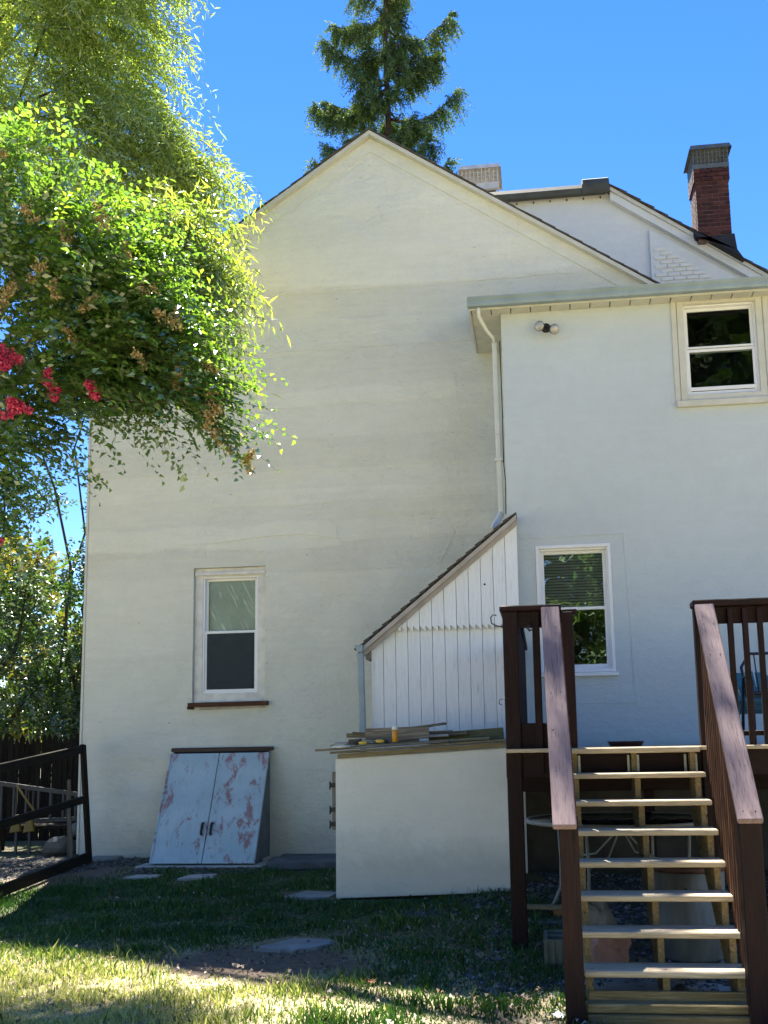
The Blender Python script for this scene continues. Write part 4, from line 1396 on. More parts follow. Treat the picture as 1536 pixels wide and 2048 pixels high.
boxes('shell', [(-.06, .125, 7.62, 7.65, cz, cz + .20), (-.06, .125, 7.99, 8.02, cz, cz + .20), (-.06, -.03, 7.65, 7.99, cz, cz + .20),
                (.095, .125, 7.65, 7.99, cz, cz + .20), (-.03, .095, 7.80, 7.84, cz, cz + .20)], M_BLOCK, cb)
boxes('face_rib', [(-.058 + .05 * k, -.058 + .05 * k + .025, 7.612, 7.6195, cz + .0, cz + .20) for k in range(4)], M_BLOCK, cb)
o = beam('plank', (-.22, 9.3, zg(-.2, 9.3) + .08), (.35, 9.35, zg(.3, 9.3) + .075), .12, .03, W_TAN)
tag(o, 'brown board lying on a brick beneath the patio table', 'plank')
tag(box('brick', .02, .20, 9.27, 9.37, zg(.1, 9.3), zg(.1, 9.3) + .062, plain('orange_brick', (.32, .14, .05), .9, .2, 8, .4)), 'orange brick propping up a board beneath the patio table', 'brick')

# ================================================================== PAVING
def slab(name, pts, z, t, mat, label, cat='paving slab', seed=0):
    """irregular flat stone; pts in x,y"""
    rs = random.Random(seed)
    pp = []
    n = len(pts)
    for i in range(n):
        a, b = pts[i], pts[(i + 1) % n]
        for k in range(4):
            f = k / 4
            pp.append((a[0] + (b[0] - a[0]) * f + rs.uniform(-.018, .018), a[1] + (b[1] - a[1]) * f + rs.uniform(-.018, .018)))
    m = len(pp)
    V = [(x, y, z) for x, y in pp] + [(x, y, z + t) for x, y in pp]
    F = [tuple(range(m - 1, -1, -1)), tuple(range(m, 2 * m))] + [(i, (i + 1) % m, (i + 1) % m + m, i + m) for i in range(m)]
    o = mesh(name, V, F, mat, None, bevel=.006)
    return tag(o, label, cat)
slab('stepping_stone', [(-2.32, 8.12), (-1.95, 8.05), (-1.72, 8.28), (-1.78, 8.46), (-2.08, 8.50)], zg(-2, 8.3) - .03, .055, M_SLATE,
     'flat grey stepping stone beside the bare earth patch in the lawn', seed=1)
slab('stepping_stone', [(-2.66, 10.22), (-2.18, 10.25), (-2.14, 10.62), (-2.5, 10.7)], zg(-2.4, 10.4) - .03, .05, M_SLATE,
     'grey stepping stone touching the left end of the storage box', seed=2)
slab('stepping_stone', [(-4.78, 11.42), (-4.45, 11.44), (-4.42, 11.66), (-4.72, 11.68)], zg(-4.6, 11.5) - .03, .05, M_CONC,
     'small pale stone in the grass left of the cellar doors centre', seed=3)
slab('stepping_stone', [(-4.10, 11.32), (-3.72, 11.45), (-3.80, 11.72), (-4.08, 11.66)], zg(-3.9, 11.5) - .03, .055, M_CONC,
     'pale flat stone in the grass in front of the right cellar door', seed=4)
slab('slate_slab', [(-5.82, 12.70), (-5.48, 12.80), (-5.42, 12.985), (-5.78, 12.985)], zg(-5.6, 12.9) - .01, .055, M_SLATE,
     'bluish slate lying against the foot of the wall by the leaning frame', seed=5)
slab('slate_step', [(-3.30, 12.02), (-2.05, 12.02), (-2.05, 12.97), (-3.32, 12.97)], zg(-2.7, 12.5) - .01, .085, M_DSLATE,
     'dark slate step between the cellar doors and the storage box', 'step', 6)
slab('paving_slab', [(.20, 6.85), (.70, 6.72), (.98, 7.0), (.62, 7.48), (.22, 7.42)], zg(.5, 7.1) - .03, .05, M_SLATE,
     'grey green paving slab under the lowest stair tread, left half', seed=7)  # shaded half of the paving put into this darker slab colour
slab('paving_slab', [(.74, 6.72), (1.32, 6.70), (1.36, 7.25), (.86, 7.40), (.70, 7.30), (1.0, 6.99)], zg(.9, 7.0) - .03, .046, M_CONC,
     'pale sunlit paving slab under the lowest stair tread, right half', seed=8)  # sunlit half of the paving put into this paler slab colour
slab('slate_slab', [(-.3, 9.0), (.25, 9.0), (.22, 9.22), (-.26, 9.24)], zg(0, 9.1) - .01, .03, M_DSLATE, 'dark slate lying flat before the brick under the deck', seed=9)

# gravel: uncountable, one object each
def pebbles(name, spots, mat, smin, smax):
    oct_ = np.array([[1, 0, 0], [-1, 0, 0], [0, 1, 0], [0, -1, 0], [0, 0, 1], [0, 0, -1]], float)
    fc = np.array([[0, 2, 4], [2, 1, 4], [1, 3, 4], [3, 0, 4], [2, 0, 5], [1, 2, 5], [3, 1, 5], [0, 3, 5]])
    P = np.array([(x, y, zg(x, y)) for x, y in spots])
    N = len(P)
    s = RNG.uniform(smin, smax, (N, 1, 1)) * RNG.uniform(.6, 1.3, (N, 1, 3)) * np.array([1, 1, .55])
    an = RNG.uniform(0, 6.28, N)
    rot = np.zeros((N, 3, 3))
    rot[:, 0, 0] = np.cos(an); rot[:, 0, 1] = -np.sin(an); rot[:, 1, 0] = np.sin(an); rot[:, 1, 1] = np.cos(an); rot[:, 2, 2] = 1
    v = oct_[None] + RNG.normal(0, .22, (N, 6, 3))
    v = np.einsum('nij,nkj->nki', rot, v * s) + P[:, None, :] + np.array([0, 0, .004])
    tri = v[:, fc, :].reshape(-1, 3, 3)
    return kind(quads(name, tri, np.repeat(RNG.random(N), 8), mat, None, 3), 'stuff')
def gravelmat(name, stops):
    a = NT(name)
    at = a.n('ShaderNodeAttribute')
    at.attribute_name = 'rnd'
    a.base(a.ramp(at.outputs['Fac'], stops)).rough(.9)
    return a.m
M_GRAV = gravelmat('dark_gravel', [(0, (.035, .037, .045)), (.6, (.09, .092, .105)), (1, (.22, .22, .24))])
M_CHIP = gravelmat('wall_chippings', [(0, (.032, .027, .022)), (.6, (.075, .066, .055)), (1, (.17, .155, .14))])
sp = []
for _ in range(9000):
    x, y = random.uniform(-1.6, 2.4), random.uniform(6.9, 11.6)
    d = (x + .55) + .33 * (10.2 - y) * .35 + .5 * mnoise.noise(Vector((x * 1.3, y * 1.3, 0)))
    if x > .15 or (y > 9.3 and d > -.6 and y < 10.2) or d > .25:
        if not (-.05 < x < .14 and 7.6 < y < 8.05):
            sp.append((x, y))
g = pebbles('gravel', sp, M_GRAV, .012, .032)
g['label'] = 'dark grey gravel beside the storage box and under the deck'
g['category'] = 'gravel'
sp = []
for _ in range(7000):
    x, y = random.uniform(-7.2, -4.75), random.uniform(9.8, 12.98)
    e = (12.95 - y) - 1.55 * (-(x + 4.8)) * .55 + .35 * mnoise.noise(Vector((x * 1.5, y * 1.5, 5)))
    if e < .25:
        sp.append((x, y))
for _ in range(700):
    sp.append((random.uniform(-4.9, -3.4), random.uniform(11.75, 12.2)))
g = pebbles('stone_chippings', sp, M_CHIP, .012, .035)
g['label'] = 'grey brown stone chippings strewn along the foot of the gable wall'
g['category'] = 'gravel'

# ================================================================== LEFT CORNER: FENCE, LEANING FRAME, LADDER
fence = thing('picket_fence', 'dark stockade fence of pointed pickets behind the house corner', 'fence', (-9, 15.4, .17))
def picket_mesh(h):
    return [(-.04, 0), (.04, 0), (.04, h - .09), (0, h), (-.04, h - .09)]
pm = None
xx = -13.5
k = 0
while xx < -6.15:
    h = random.choice((1.60, 1.63, 1.66, 1.58))
    o = prism('picket', [(xx + a, .15 + b) for a, b in picket_mesh(h)], 15.38 + random.uniform(-.008, .008), 15.402, W_FENCE, fence)
    xx += .088 + random.uniform(0, .005)
for z in (.5, 1.35):
    box('fence_rail', -13.5, -6.1, 15.41, 15.45, z, z + .09, W_FENCE, fence)
for px in (-11.2, -8.8, -6.35):
    box('fence_post', px, px + .1, 15.455, 15.55, .0, 1.7, W_FENCE, fence)

fr = thing('leaning_frame', 'dark timber frame with cross rails leaning at the corner of the house', 'frame', (-5.7, 11.2, .1))
TR, BR = Vector((-5.90, 12.70, 1.60)), Vector((-5.70, 12.55, .14))
TL, BL = Vector((-5.70, 9.4, 1.33)), Vector((-5.56, 9.35, .02))
nrm = (TL - TR).cross(BR - TR).normalized()
beam('upright', BR + Vector((0, 0, -.02)), TR, .045, .10, W_GATE, fr, up=(0, 1, 0))
beam('upright', BL, TL, .045, .10, W_GATE, fr, up=(0, 1, 0))
beam('rail', TR + Vector((-.0, -.055, -.06)), TL + Vector((0, .055, -.06)), .045, .10, W_GATE, fr)
beam('rail', BR + Vector((0, -.055, .07)), BL + Vector((0, .055, .06)), .045, .12, W_GATE, fr)
m0, m1 = TR.lerp(BR, .47), TL.lerp(BL, .47)
beam('rail', m0 + Vector((0, -.055, 0)), m1 + Vector((0, .055, 0)), .045, .09, W_GATE, fr)

M_ALU = plain('ladder_aluminium', (.045, .045, .045), .6, .15, 6, .1)
M_DYEL = plain('yellow_fibreglass', (.14, .09, .008), .5, .2, 5, .1)
def ladder():
    r = thing('ladder', 'aluminium ladder lying on its side behind the leaning frame', 'ladder', (-6.85, 13.6, .55))
    a0, a1 = Vector((-7.55, 13.6, 1.10)), Vector((-6.38, 13.75, .92))
    b0, b1 = Vector((-7.55, 13.6, .56)), Vector((-6.38, 13.75, .60))
    for p, q in ((a0, a1), (b0, b1)):
        beam('rail', p, q, .03, .06, M_ALU, r)
    for k in range(7):
        f = .06 + k * .145
        p, q = a0.lerp(a1, f), b0.lerp(b1, f)
        beam('rung', p, q, .03, .03, M_ALU, r, up=(0, 1, 0))
    for k in range(5):
        f = .14 + k * .2
        p, q = a0.lerp(a1, f) + Vector((0, .22, -.05)), b0.lerp(b1, f) + Vector((0, .22, .0))
        beam('rear_rung', p, q, .02, .02, M_ALU, r, up=(0, 1, 0))
    beam('spreader', a0 + Vector((.3, -.03, -.03)), b0 + Vector((.62, -.03, .1)), .03, .012, M_DYEL, r, up=(0, 1, 0))
ladder()
bench = thing('trestle', 'rough timber trestle carrying the ladder', 'trestle', (-6.9, 13.6, .17))
box('top', -7.7, -6.42, 13.45, 13.95, .49, .528, W_GATE, bench)
for tx in (-7.6, -6.56):
    for ty in (13.5, 13.9):
        beam('leg', (tx, ty, .165), (tx, ty, .49), .05, .05, W_GATE, bench, up=(0, 1, 0))
yt = thing('ladder_feet', 'pair of yellow plastic ladder feet standing at the end of the trestle', 'ladder feet', (-7.1, 13.38, .17))
for q in (0, .19):
    mesh('foot', [(-7.22 + q, 13.36, .44), (-7.06 + q, 13.36, .46), (-7.10 + q, 13.36, .69), (-7.16 + q, 13.36, .68),
                  (-7.22 + q, 13.43, .44), (-7.06 + q, 13.43, .46), (-7.10 + q, 13.43, .69), (-7.16 + q, 13.43, .68)],
         [(0, 1, 2, 3), (7, 6, 5, 4), (0, 4, 5, 1), (1, 5, 6, 2), (2, 6, 7, 3), (3, 7, 4, 0)], M_DYEL, yt, bevel=.01)
    beam('shank', (-7.13 + q, 13.395, .16), (-7.13 + q, 13.395, .45), .035, .03, M_ALU, yt, up=(0, 1, 0))
tag(rock('sack', (-6.42, 13.25, .27), (.22, .13, .13), plain('sack_white', (.11, .107, .10), .8, .15, 4, .5, bscale=12), 21, .5, rough=.5), 'crumpled white sack on the ground beside the leaning frame', 'sack')
tag(rock('sack', (-6.25, 13.3, .47), (.10, .09, .10), plain('sack_grey', (.12, .125, .13), .8, .2, 4, .5, bscale=12), 25, .2, rough=.5), 'small grey bundle tied on top of the white sack', 'sack')
o = beam('plank', (-6.18, 13.0, .16), (-6.24, 13.05, 1.15), .05, .02, W('pale_lath', (.10, .09, .065), (.17, .15, .115), rough=.8), None, up=(0, 1, 0))
tag(o, 'thin pale lath standing upright behind the leaning frame', 'plank')
o = beam('plank', (-6.12, 12.96, .16), (-6.2, 13.0, .75), .04, .02, W('pale_lath', (.10, .09, .065), (.17, .15, .115), rough=.8), None, up=(0, 1, 0))
tag(o, 'shorter pale lath leaning against the taller one behind the frame', 'plank')

# ================================================================== TREES
def limb(p0, p1, r0, r1, sag=0, n=6, wob=.04):
    p0, p1 = Vector(p0), Vector(p1)
    L = (p1 - p0).length
    pts, rad = [], []
    for i in range(n + 1):
        f = i / n
        p = p0.lerp(p1, f) + Vector((random.uniform(-1, 1), random.uniform(-1, 1), random.uniform(-1, 1))) * wob * L * (0 if i in (0, n) else 1)
        p.z += sag * math.sin(f * math.pi)
        pts.append(p)
        rad.append(r0 + (r1 - r0) * f)
    return pts, rad

def in_blobs(blobs, per):
    """points spread through a set of ellipsoids (x,y,z,rx,ry,rz,weight)"""
    out = []
    for b in blobs:
        n = int(per * b[6])
        d = unit(RNG.normal(size=(n, 3)))
        r = RNG.random((n, 1)) ** .42
        out.append(np.array(b[:3]) + d * r * np.array(b[3:6]))
    return np.concatenate(out)

def sprays(P, D, nl, L, droop, leafL, leafW, spread=.75, pair=True, jit=.15, lv=(.65, 1.25)):
    """leafy shoots: base P, heading D, nl leaves along length L; returns leaf arrays and shoot polylines"""
    N = len(P)
    D = unit(D)
    Ls = L * (lv[0] + (lv[1] - lv[0]) * RNG.random((N, 1)) ** 1.6)
    t = (np.arange(nl) + .5)[None, :] / nl
    t = np.repeat(t, N, 0)
    dirs = D[:, None, :] * np.ones((1, nl, 1))
    pos = P[:, None, :] + dirs * (t * Ls)[..., None]
    pos[..., 2] -= droop * (t ** 2) * Ls
    tan = dirs.copy()
    tan[..., 2] -= 2 * droop * t
    tan = unit(tan)
    up = np.array([0, 0, 1.0])
    side = unit(np.cross(tan, up + RNG.normal(0, .25, (N, 1, 3))))
    sgn = np.where(np.arange(nl) % 2 == 0, 1, -1)[None, :, None]
    ld = tan * (1 - spread) + side * sgn * spread + RNG.normal(0, jit, (N, nl, 3))
    nn = np.cross(side, tan) + RNG.normal(0, .45, (N, nl, 3))
    nn[..., 2] = np.abs(nn[..., 2])
    LL = leafL * RNG.uniform(.65, 1.25, (N, nl))
    WW = leafW * RNG.uniform(.75, 1.2, (N, nl))
    return pos.reshape(-1, 3), ld.reshape(-1, 3), nn.reshape(-1, 3), LL.ravel(), WW.ravel(), pos

def crown_rnd(n, nl, spread=.3):
    return np.clip(np.repeat(RNG.random(n), nl) * .6 + RNG.random(n * nl) * .4, 0, 1)

def twig_ribbons(name, pos, wid, mat, parent, step=4):
    """the thin shoots that carry the leaves: crossed slivers along each shoot"""
    idx = list(range(0, pos.shape[1], step)) + [pos.shape[1] - 1]
    out = []
    for a, b in zip(idx[:-1], idx[1:]):
        p, q = pos[:, a], pos[:, b]
        d = unit(q - p)
        for ref in (np.array([0, 0, 1.0]), np.array([.9, .3, .1])):
            sd_ = unit(np.cross(d, ref)) * wid
            out.append(np.stack([p - sd_, p + sd_, q + sd_ * .7, q - sd_ * .7], 1))
    V = np.concatenate(out)
    return quads(name, V, RNG.random(len(V)), mat, parent)
M_TWIG = plain('twig', (.085, .075, .035), .8, .2, 9, 0)
# --- crepe myrtle, front left
CT = Vector((-4.95, 6.9, 0))
crepe = thing('crepe_myrtle_tree', 'crepe myrtle with glossy leaves, pink blooms and tan seed heads reaching in from the left', 'tree', (CT.x, CT.y, zg(CT.x, CT.y)))
CB = [  # x, y, z, rx, ry, rz, weight
    (-3.75, 7.0, 5.05, .62, .5, .50, 1.0), (-3.20, 7.0, 4.75, .60, .5, .45, 1.0), (-2.88, 7.0, 4.45, .42, .4, .36, .7),
    (-3.60, 6.9, 4.35, .62, .5, .38, 1.1), (-3.15, 6.9, 4.15, .45, .4, .26, .7), (-3.95, 6.9, 3.90, .40, .4, .30, .6),
    (-4.0, 7.0, 5.7, .60, .5, .55, .75), (-3.45, 7.1, 5.35, .50, .45, .40, .55), (-2.50, 7.0, 4.05, .22, .25, .22, .25),
    (-4.15, 6.9, 3.40, .30, .3, .24, .30), (-4.8, 6.9, 5.0, .7, .8, .9, 1.2), (-4.7, 6.9, 6.1, .8, .8, .6, .8), (-3.1, 7.0, 4.95, .36, .4, .4, .45)]
stems = []
for k, b in enumerate(CB):
    base = (CT.x + random.uniform(-.12, .12), CT.y + random.uniform(-.12, .12), zg(CT.x, CT.y) - .05)
    mid = (CT.x + (b[0] - CT.x) * .12, CT.y + (b[1] - CT.y) * .4, 3.3 + random.uniform(-.2, .3))
    if k < 5:
        stems.append(limb(base, mid, .05, .035))
    stems.append(limb(mid, b[:3], .022, .006, .25))
# the long twig hanging out over the wall
twig = [(-2.95, 6.95, 4.50), (-2.62, 6.95, 4.20), (-2.40, 6.95, 3.95), (-2.24, 6.95, 3.74), (-2.12, 6.95, 3.58)]
stems.append((twig, [.010, .008, .006, .005, .003]))
tubes('trunk', stems, M_BARK2, crepe)
P = in_blobs(CB, 215)
D = unit(P - np.array([-4.4, 7.0, 3.9])) + RNG.normal(0, .45, P.shape) + np.array([.25, -.1, .0])
tw = np.array(twig)
tp = np.concatenate([tw[i] + (tw[i + 1] - tw[i]) * f + RNG.normal(0, .03, (1, 3)) for i in range(len(tw) - 1) for f in np.linspace(0, 1, 9)])
tdv = np.array([.6, -.1, -.6]) + RNG.normal(0, .5, tp.shape)
Ls = np.full((len(P), 1), .42)
a1, a2, a3, a4, a5, pl = sprays(P, D, 18, .40, .35, .062, .031, .7, lv=(.55, 2.1))
twig_ribbons('twigs', pl, .0022, M_TWIG, crepe)
b1, b2, b3, b4, b5, _ = sprays(tp, tdv, 9, .15, .25, .055, .028, .7)
lq = np.concatenate([leaf_quads(a1, a2, a3, a4, a5), leaf_quads(b1, b2, b3, b4, b5)])
crown = quads('crown', lq, np.concatenate([crown_rnd(len(P), 18), crown_rnd(len(tp), 9)]), M_CREPE, crepe)

def panicle(name, c, s, mat, n, elong=1.3, leafs=.022, parent=crepe, ragged=.0):
    """a ragged cone of florets round a few side stalks"""
    k = max(5, int(9 * s / .07))
    ax = unit(np.array([random.uniform(-.5, .6), random.uniform(-.6, .1), random.uniform(.2, .9)]))
    t = np.linspace(0, 1, k)[:, None]
    knots = np.array(c) + ax * (t - .4) * s * 2.2 * elong + RNG.normal(0, 1, (k, 3)) * s * .32 * (1.15 - t)
    pick = RNG.integers(0, k, n)
    p = knots[pick] + RNG.normal(0, 1, (n, 3)) * s * (.26 + ragged)
    d = unit(p - np.array(c)) + RNG.normal(0, .6, (n, 3))
    sz = leafs * RNG.uniform(.6, 1.3, n)
    return quads(name, leaf_quads(p, d, RNG.normal(size=d.shape), sz, sz * .85, .3), RNG.random(n), mat, parent)
for c, s in (((-3.66, 6.50, 4.30), .075), ((-3.68, 6.48, 4.235), .07), ((-4.02, 6.7, 4.32), .10), ((-4.02, 6.68, 4.06), .085), ((-3.34, 6.55, 4.02), .055),
             ((-3.56, 6.5, 3.90), .05), ((-3.62, 6.5, 3.88), .05), ((-3.03, 6.55, 4.0), .05), ((-4.15, 6.75, 5.12), .10), ((-4.12, 6.75, 4.98), .09),
             ((-3.78, 6.6, 3.03), .07), ((-3.38, 6.52, 4.12), .03)):
    panicle('pink_bloom', c, s * .8, M_PINK, int(420 * s / .07))
for c, s in (((-2.34, 6.9, 4.02), .10), ((-2.28, 6.9, 3.88), .10), ((-2.22, 6.9, 3.75), .085), ((-2.10, 6.9, 3.56), .08), ((-2.35, 6.9, 4.28), .08),
             ((-2.75, 6.6, 4.8), .08), ((-3.05, 6.5, 4.62), .08), ((-3.3, 6.5, 5.2), .09), ((-3.1, 6.6, 5.35), .09), ((-3.85, 6.5, 5.6), .10), ((-3.9, 6.5, 5.95), .09),
             ((-3.5, 6.5, 4.9), .08), ((-2.55, 6.65, 4.55), .08), ((-3.75, 6.5, 4.75), .08), ((-3.15, 6.5, 4.4), .06), ((-2.9, 6.6, 5.05), .08), ((-3.95, 6.6, 5.3), .08),
             ((-3.6, 6.5, 5.35), .07), ((-4.0, 6.6, 3.72), .05), ((-2.52, 6.8, 4.15), .06), ((-2.7, 6.6, 4.25), .06), ((-3.3, 6.5, 4.75), .06)):
    c = (c[0] + random.uniform(-.05, .05), c[1] + random.uniform(0, .1), c[2])
    panicle('seed_head', c, s * random.uniform(.55, .8), M_SEED, int(240 * s / .08), 1.2, .019, crepe, .0)

# --- willow behind it
WT = Vector((-10.2, 11.7, 0))
willow = thing('willow_tree', 'tall pale green willow with drooping narrow leaves at the left of the house', 'tree', (WT.x, WT.y, zg(WT.x, WT.y)))
WB = [
    (-5.0, 9.2, 9.2, 1.0, .9, .9, 1.3), (-4.35, 9.2, 8.7, .75, .8, .8, 1.1), (-5.1, 9.3, 7.9, .8, .9, .7, 1.0), (-4.2, 9.2, 7.6, .65, .8, .65, .9),
    (-3.7, 9.1, 7.35, .55, .6, .5, .6), (-3.4, 9.1, 7.25, .38, .5, .26, .3), (-3.6, 9.1, 6.5, .55, .7, .5, .4), (-3.4, 9.0, 6.15, .38, .5, .40, .45),
    (-3.75, 9.2, 6.5, .45, .7, .5, .25), (-3.6, 9.0, 5.65, .40, .6, .40, .45), (-3.85, 9.1, 5.5, .4, .6, .4, .35), 
    (-4.6, 9.2, 9.9, .9, .9, .6, .9), (-5.4, 9.3, 9.9, .9, .9, .6, .7), (-3.95, 9.1, 9.5, .4, .5, .3, .3), (-6.3, 9.3, 8.6, 1.1, 1.1, 1.2, 1.0),
    (-7.6, 10.4, 3.9, 1.0, .8, .35, .5), (-7.7, 9.0, 4.0, 1.0, .8, .35, .5),]  # last low boughs are out of view, added to shade the left corner
KW = 11.3 / 9.2
def willow_place(b):
    yt = 8.6 if b[2] < 7.0 and b[0] > -5 else 11.3       # the lowest boughs reach forward
    k = yt / 9.2
    return (b[0] * k, yt + (b[1] - 9.2) * 1.1, 1.52 + (b[2] - 1.52) * k, b[3] * k, b[4] * (1.15 if yt > 10 else .7), b[5] * k, b[6])
WB = [willow_place(b) for b in WB]
ls = [limb((WT.x, WT.y, -.1), (-10.0, 11.6, 5.0), .30, .22, 0, 6, .01)]
for b in WB:
    m_ = (-9.4 + .25 * (b[0] + 9.4), 11.5, 5.0 + .45 * (b[2] - 5.0))
    ls.append(limb((-10.0, 11.6, 4.9), m_, .10, .05, .1))
    ls.append(limb(m_, (b[0], b[1], b[2] + .1), .036, .009, .25))
    for _ in range(4):
        e = (b[0] + random.uniform(-1, 1) * b[3], b[1] + random.uniform(-1, 1) * b[4], b[2] + random.uniform(-.6, .9) * b[5])
        ls.append(limb((b[0], b[1], b[2] + .1), e, .016, .005, .1))
tubes('trunk', ls, M_BARK, willow)
P = in_blobs(WB, 330)
D = unit(P - np.array([-8.1, 11.4, 8.2])) * np.array([.8, .8, .3]) + RNG.normal(0, .4, P.shape)
D[:, 2] = np.abs(D[:, 2]) * .4 - .15
a1, a2, a3, a4, a5, pl = sprays(P, D, 24, .70, .95, .115, .020, .5, jit=.28)
twig_ribbons('twigs', pl, .0022, M_TWIG, willow, 5)
quads('crown', leaf_quads(a1, a2, a3, a4, a5, .1), crown_rnd(len(P), 24), M_WILLOW, willow)

# --- spruce behind the house
ST = Vector((-4.1, 28.0, .17))
spruce = thing('spruce_tree', 'tall dark spruce with drooping branchlets rising behind the gable peak', 'tree', tuple(ST))
tr = [limb((ST.x, ST.y, .1), (ST.x + .1, ST.y, 25.6), .34, .03, 0, 14, .002)]
SB = []      # base z, azimuth, length, tip rise
zz = 12.2
while zz < 25.2:
    n = 5
    full = min(1.75, max(.5, .8 + (27 - zz) * .12))
    for k in range(n):
        az = 2 * math.pi * (k + random.random() * .8) / n
        L = full * random.choice((.3, .45, .6, .8, 1.0))
        SB.append((zz + random.uniform(-.25, .25), az, L, random.uniform(-.12, .22)))
    zz += .92
# the branches that stand out in the outline (azimuth 0 = right, pi = left)
for z_, az, L, rs in ((22.6, -.15, 1.95, .34), (20.1, -.1, 2.05, .34), (18.0, -.2, 1.8, .25), (21.8, .1, 1.45, .2), (17.0, 0, 2.3, .3), (20.6, math.pi, 2.1, .12), (22.2, math.pi + .2, 1.75, .28),
                      (21.0, math.pi - .3, 2.0, .2), (18.4, math.pi + .1, 2.1, .25), (19.3, math.pi + .3, 1.7, -.1), (23.3, math.pi, 1.5, .1)):
    SB.append((z_, az, L, rs))
bp, bd = [], []
for z_, az, L, rs in SB:
    d = Vector((math.cos(az), math.sin(az), 0))
    p0 = Vector((ST.x + .08, ST.y, z_))
    pts = []
    for i in range(7):
        f = i / 6
        pts.append(p0 + d * L * f + Vector((0, 0, -.22 * L * math.sin(f * 2.6) + rs * L * f * f)))
    tr.append((pts, [.045 - .038 * i / 6 for i in range(7)]))
    for i in range(int(L * 28)):
        f = .12 + .88 * ((i + random.random()) / (L * 28)) ** .7
        j = min(5, int(f * 6))
        p = pts[j].lerp(pts[j + 1], f * 6 - j)
        sd_ = Vector((-d.y, d.x, 0)) * random.choice((-1, 1))
        s_ = (d * random.uniform(.2, .9) + sd_ * random.uniform(.2, .9) + Vector((0, 0, random.uniform(-.2, .15)))).normalized()
        w_ = .55 * (1 - .45 * f)
        e = p + s_ * w_ * random.uniform(.4, 1)
        tr.append(([p, p.lerp(e, .5) + Vector((0, 0, .02)), e], [.012, .009, .005]))
        for k in range(3):                      # shoots along the side twig, each hanging
            q = p.lerp(e, .3 + .35 * k)
            bp.append(q)
            bd.append(s_ * .45 + Vector((random.uniform(-.2, .2), random.uniform(-.2, .2), -random.uniform(.15, .9))))
    for k in range(9):                          # bushy, upturned tip
        bp.append(pts[6])
        bd.append(d + Vector((random.uniform(-.6, .6), random.uniform(-.6, .6), random.uniform(-.2, 1.2))))
tubes('trunk', tr, M_BARK, spruce, 5)
P = np.array([tuple(p) for p in bp])
D = np.array([tuple(p) for p in bd])
a1, a2, a3, a4, a5, _ = sprays(P, D, 20, .42, .42, .10, .034, .5, jit=.3)
quads('crown', leaf_quads(a1, a2, a3, a4, a5, .1), crown_rnd(len(P), 20), M_SPRUCE, spruce)

# --- broadleaved trees and shrubs beyond the fence
def bush(name, label, base, blobs, mat, per, leafL, leafW, nl=14, L=.5, trunk_r=.08, group=None, cat='tree', bark=M_BARK, droop=.3, fork=None):
    r = thing(name, label, cat, base, group)
    base = Vector(base)
    top = Vector((sum(b[0] for b in blobs) / len(blobs), sum(b[1] for b in blobs) / len(blobs), base.z + .3 * (min(b[2] for b in blobs) - base.z) + .3))
    top = Vector(fork) if fork else top
    ls = [limb(base + Vector((0, 0, -.1)), top, trunk_r, trunk_r * .7)]
    for b in blobs:
        ls.append(limb(top, b[:3], trunk_r * .55, trunk_r * .15, .1))
        for _ in range(4):
            e = (b[0] + random.uniform(-.8, .8) * b[3], b[1] + random.uniform(-.8, .8) * b[4], b[2] + random.uniform(-.6, .8) * b[5])
            ls.append(limb(b[:3], e, trunk_r * .15, .004, .05))
    tubes('trunk', ls, bark, r)
    P = in_blobs(blobs, per)
    c = np.array([[b[0], b[1], b[2]] for b in blobs]).mean(0)
    D = unit(P - c) + RNG.normal(0, .6, P.shape)
    q1, q2, q3, q4, q5, _ = sprays(P, D, nl, L, droop, leafL, leafW, .7, jit=.25)
    quads('crown', leaf_quads(q1, q2, q3, q4, q5), crown_rnd(len(P), nl), mat, r)
    return r
bush('holly_tree', 'dark leaved tree close beside the left edge of the house', (-7.75, 16.4, .17),
     [(-7.9, 16.8, 7.6, .75, .7, .45, .9), (-8.9, 16.8, 8.3, .8, .7, .45, .8), (-7.6, 16.6, 4.6, .55, .6, .8, 1), (-7.75, 16.6, 3.3, .6, .7, .8, 1.1), (-7.8, 16.6, 2.3, .6, .7, .6, .9), (-7.5, 16.6, 5.4, .3, .4, .5, .35)],  # two highest clumps added to keep the sun off the left corner
     M_HEDGE, 170, .085, .042, 14, .40, .07)
bush('shade_tree', 'dark green tree arching over the fence from the left edge of the picture', (-11.2, 16.6, .17),
     [(-9.5, 16.8, 3.6, .9, .8, .7, 1.0), (-10.4, 16.8, 4.5, .9, .8, .8, 1), (-8.6, 16.9, 2.7, .7, .6, .6, .8), (-9.6, 16.9, 2.3, .8, .6, .5, .8), (-9.0, 16.9, 4.3, .5, .6, .5, .5), (-9.4, 16.8, 6.0, 1.0, .8, .6, .9), (-9.9, 16.8, 7.3, 1.1, .9, .7, 1.2), (-10.7, 16.8, 6.4, 1.2, .9, .8, 1.2), (-11.5, 16.8, 5.2, 1.0, .8, .9, 1.0)],  # upper clumps added to block sun from the ladder and ground below
     M_HEDGE, 170, .10, .05, 14, .45, .12)
bush('maple_sapling', 'yellowing sapling with sunlit leaves behind the picket fence', (-9.9, 19.5, .17),
     [(-9.9, 19.6, 3.2, 1.1, .9, 1.0, 1.2), (-9.0, 19.6, 2.2, .8, .8, .6, .9), (-10.6, 19.6, 4.9, 1.0, .9, .9, 1.0), (-11.0, 19.6, 2.2, .8, .8, .7, .8)],
     M_AUTUMN, 170, .13, .075, 12, .5, .08)
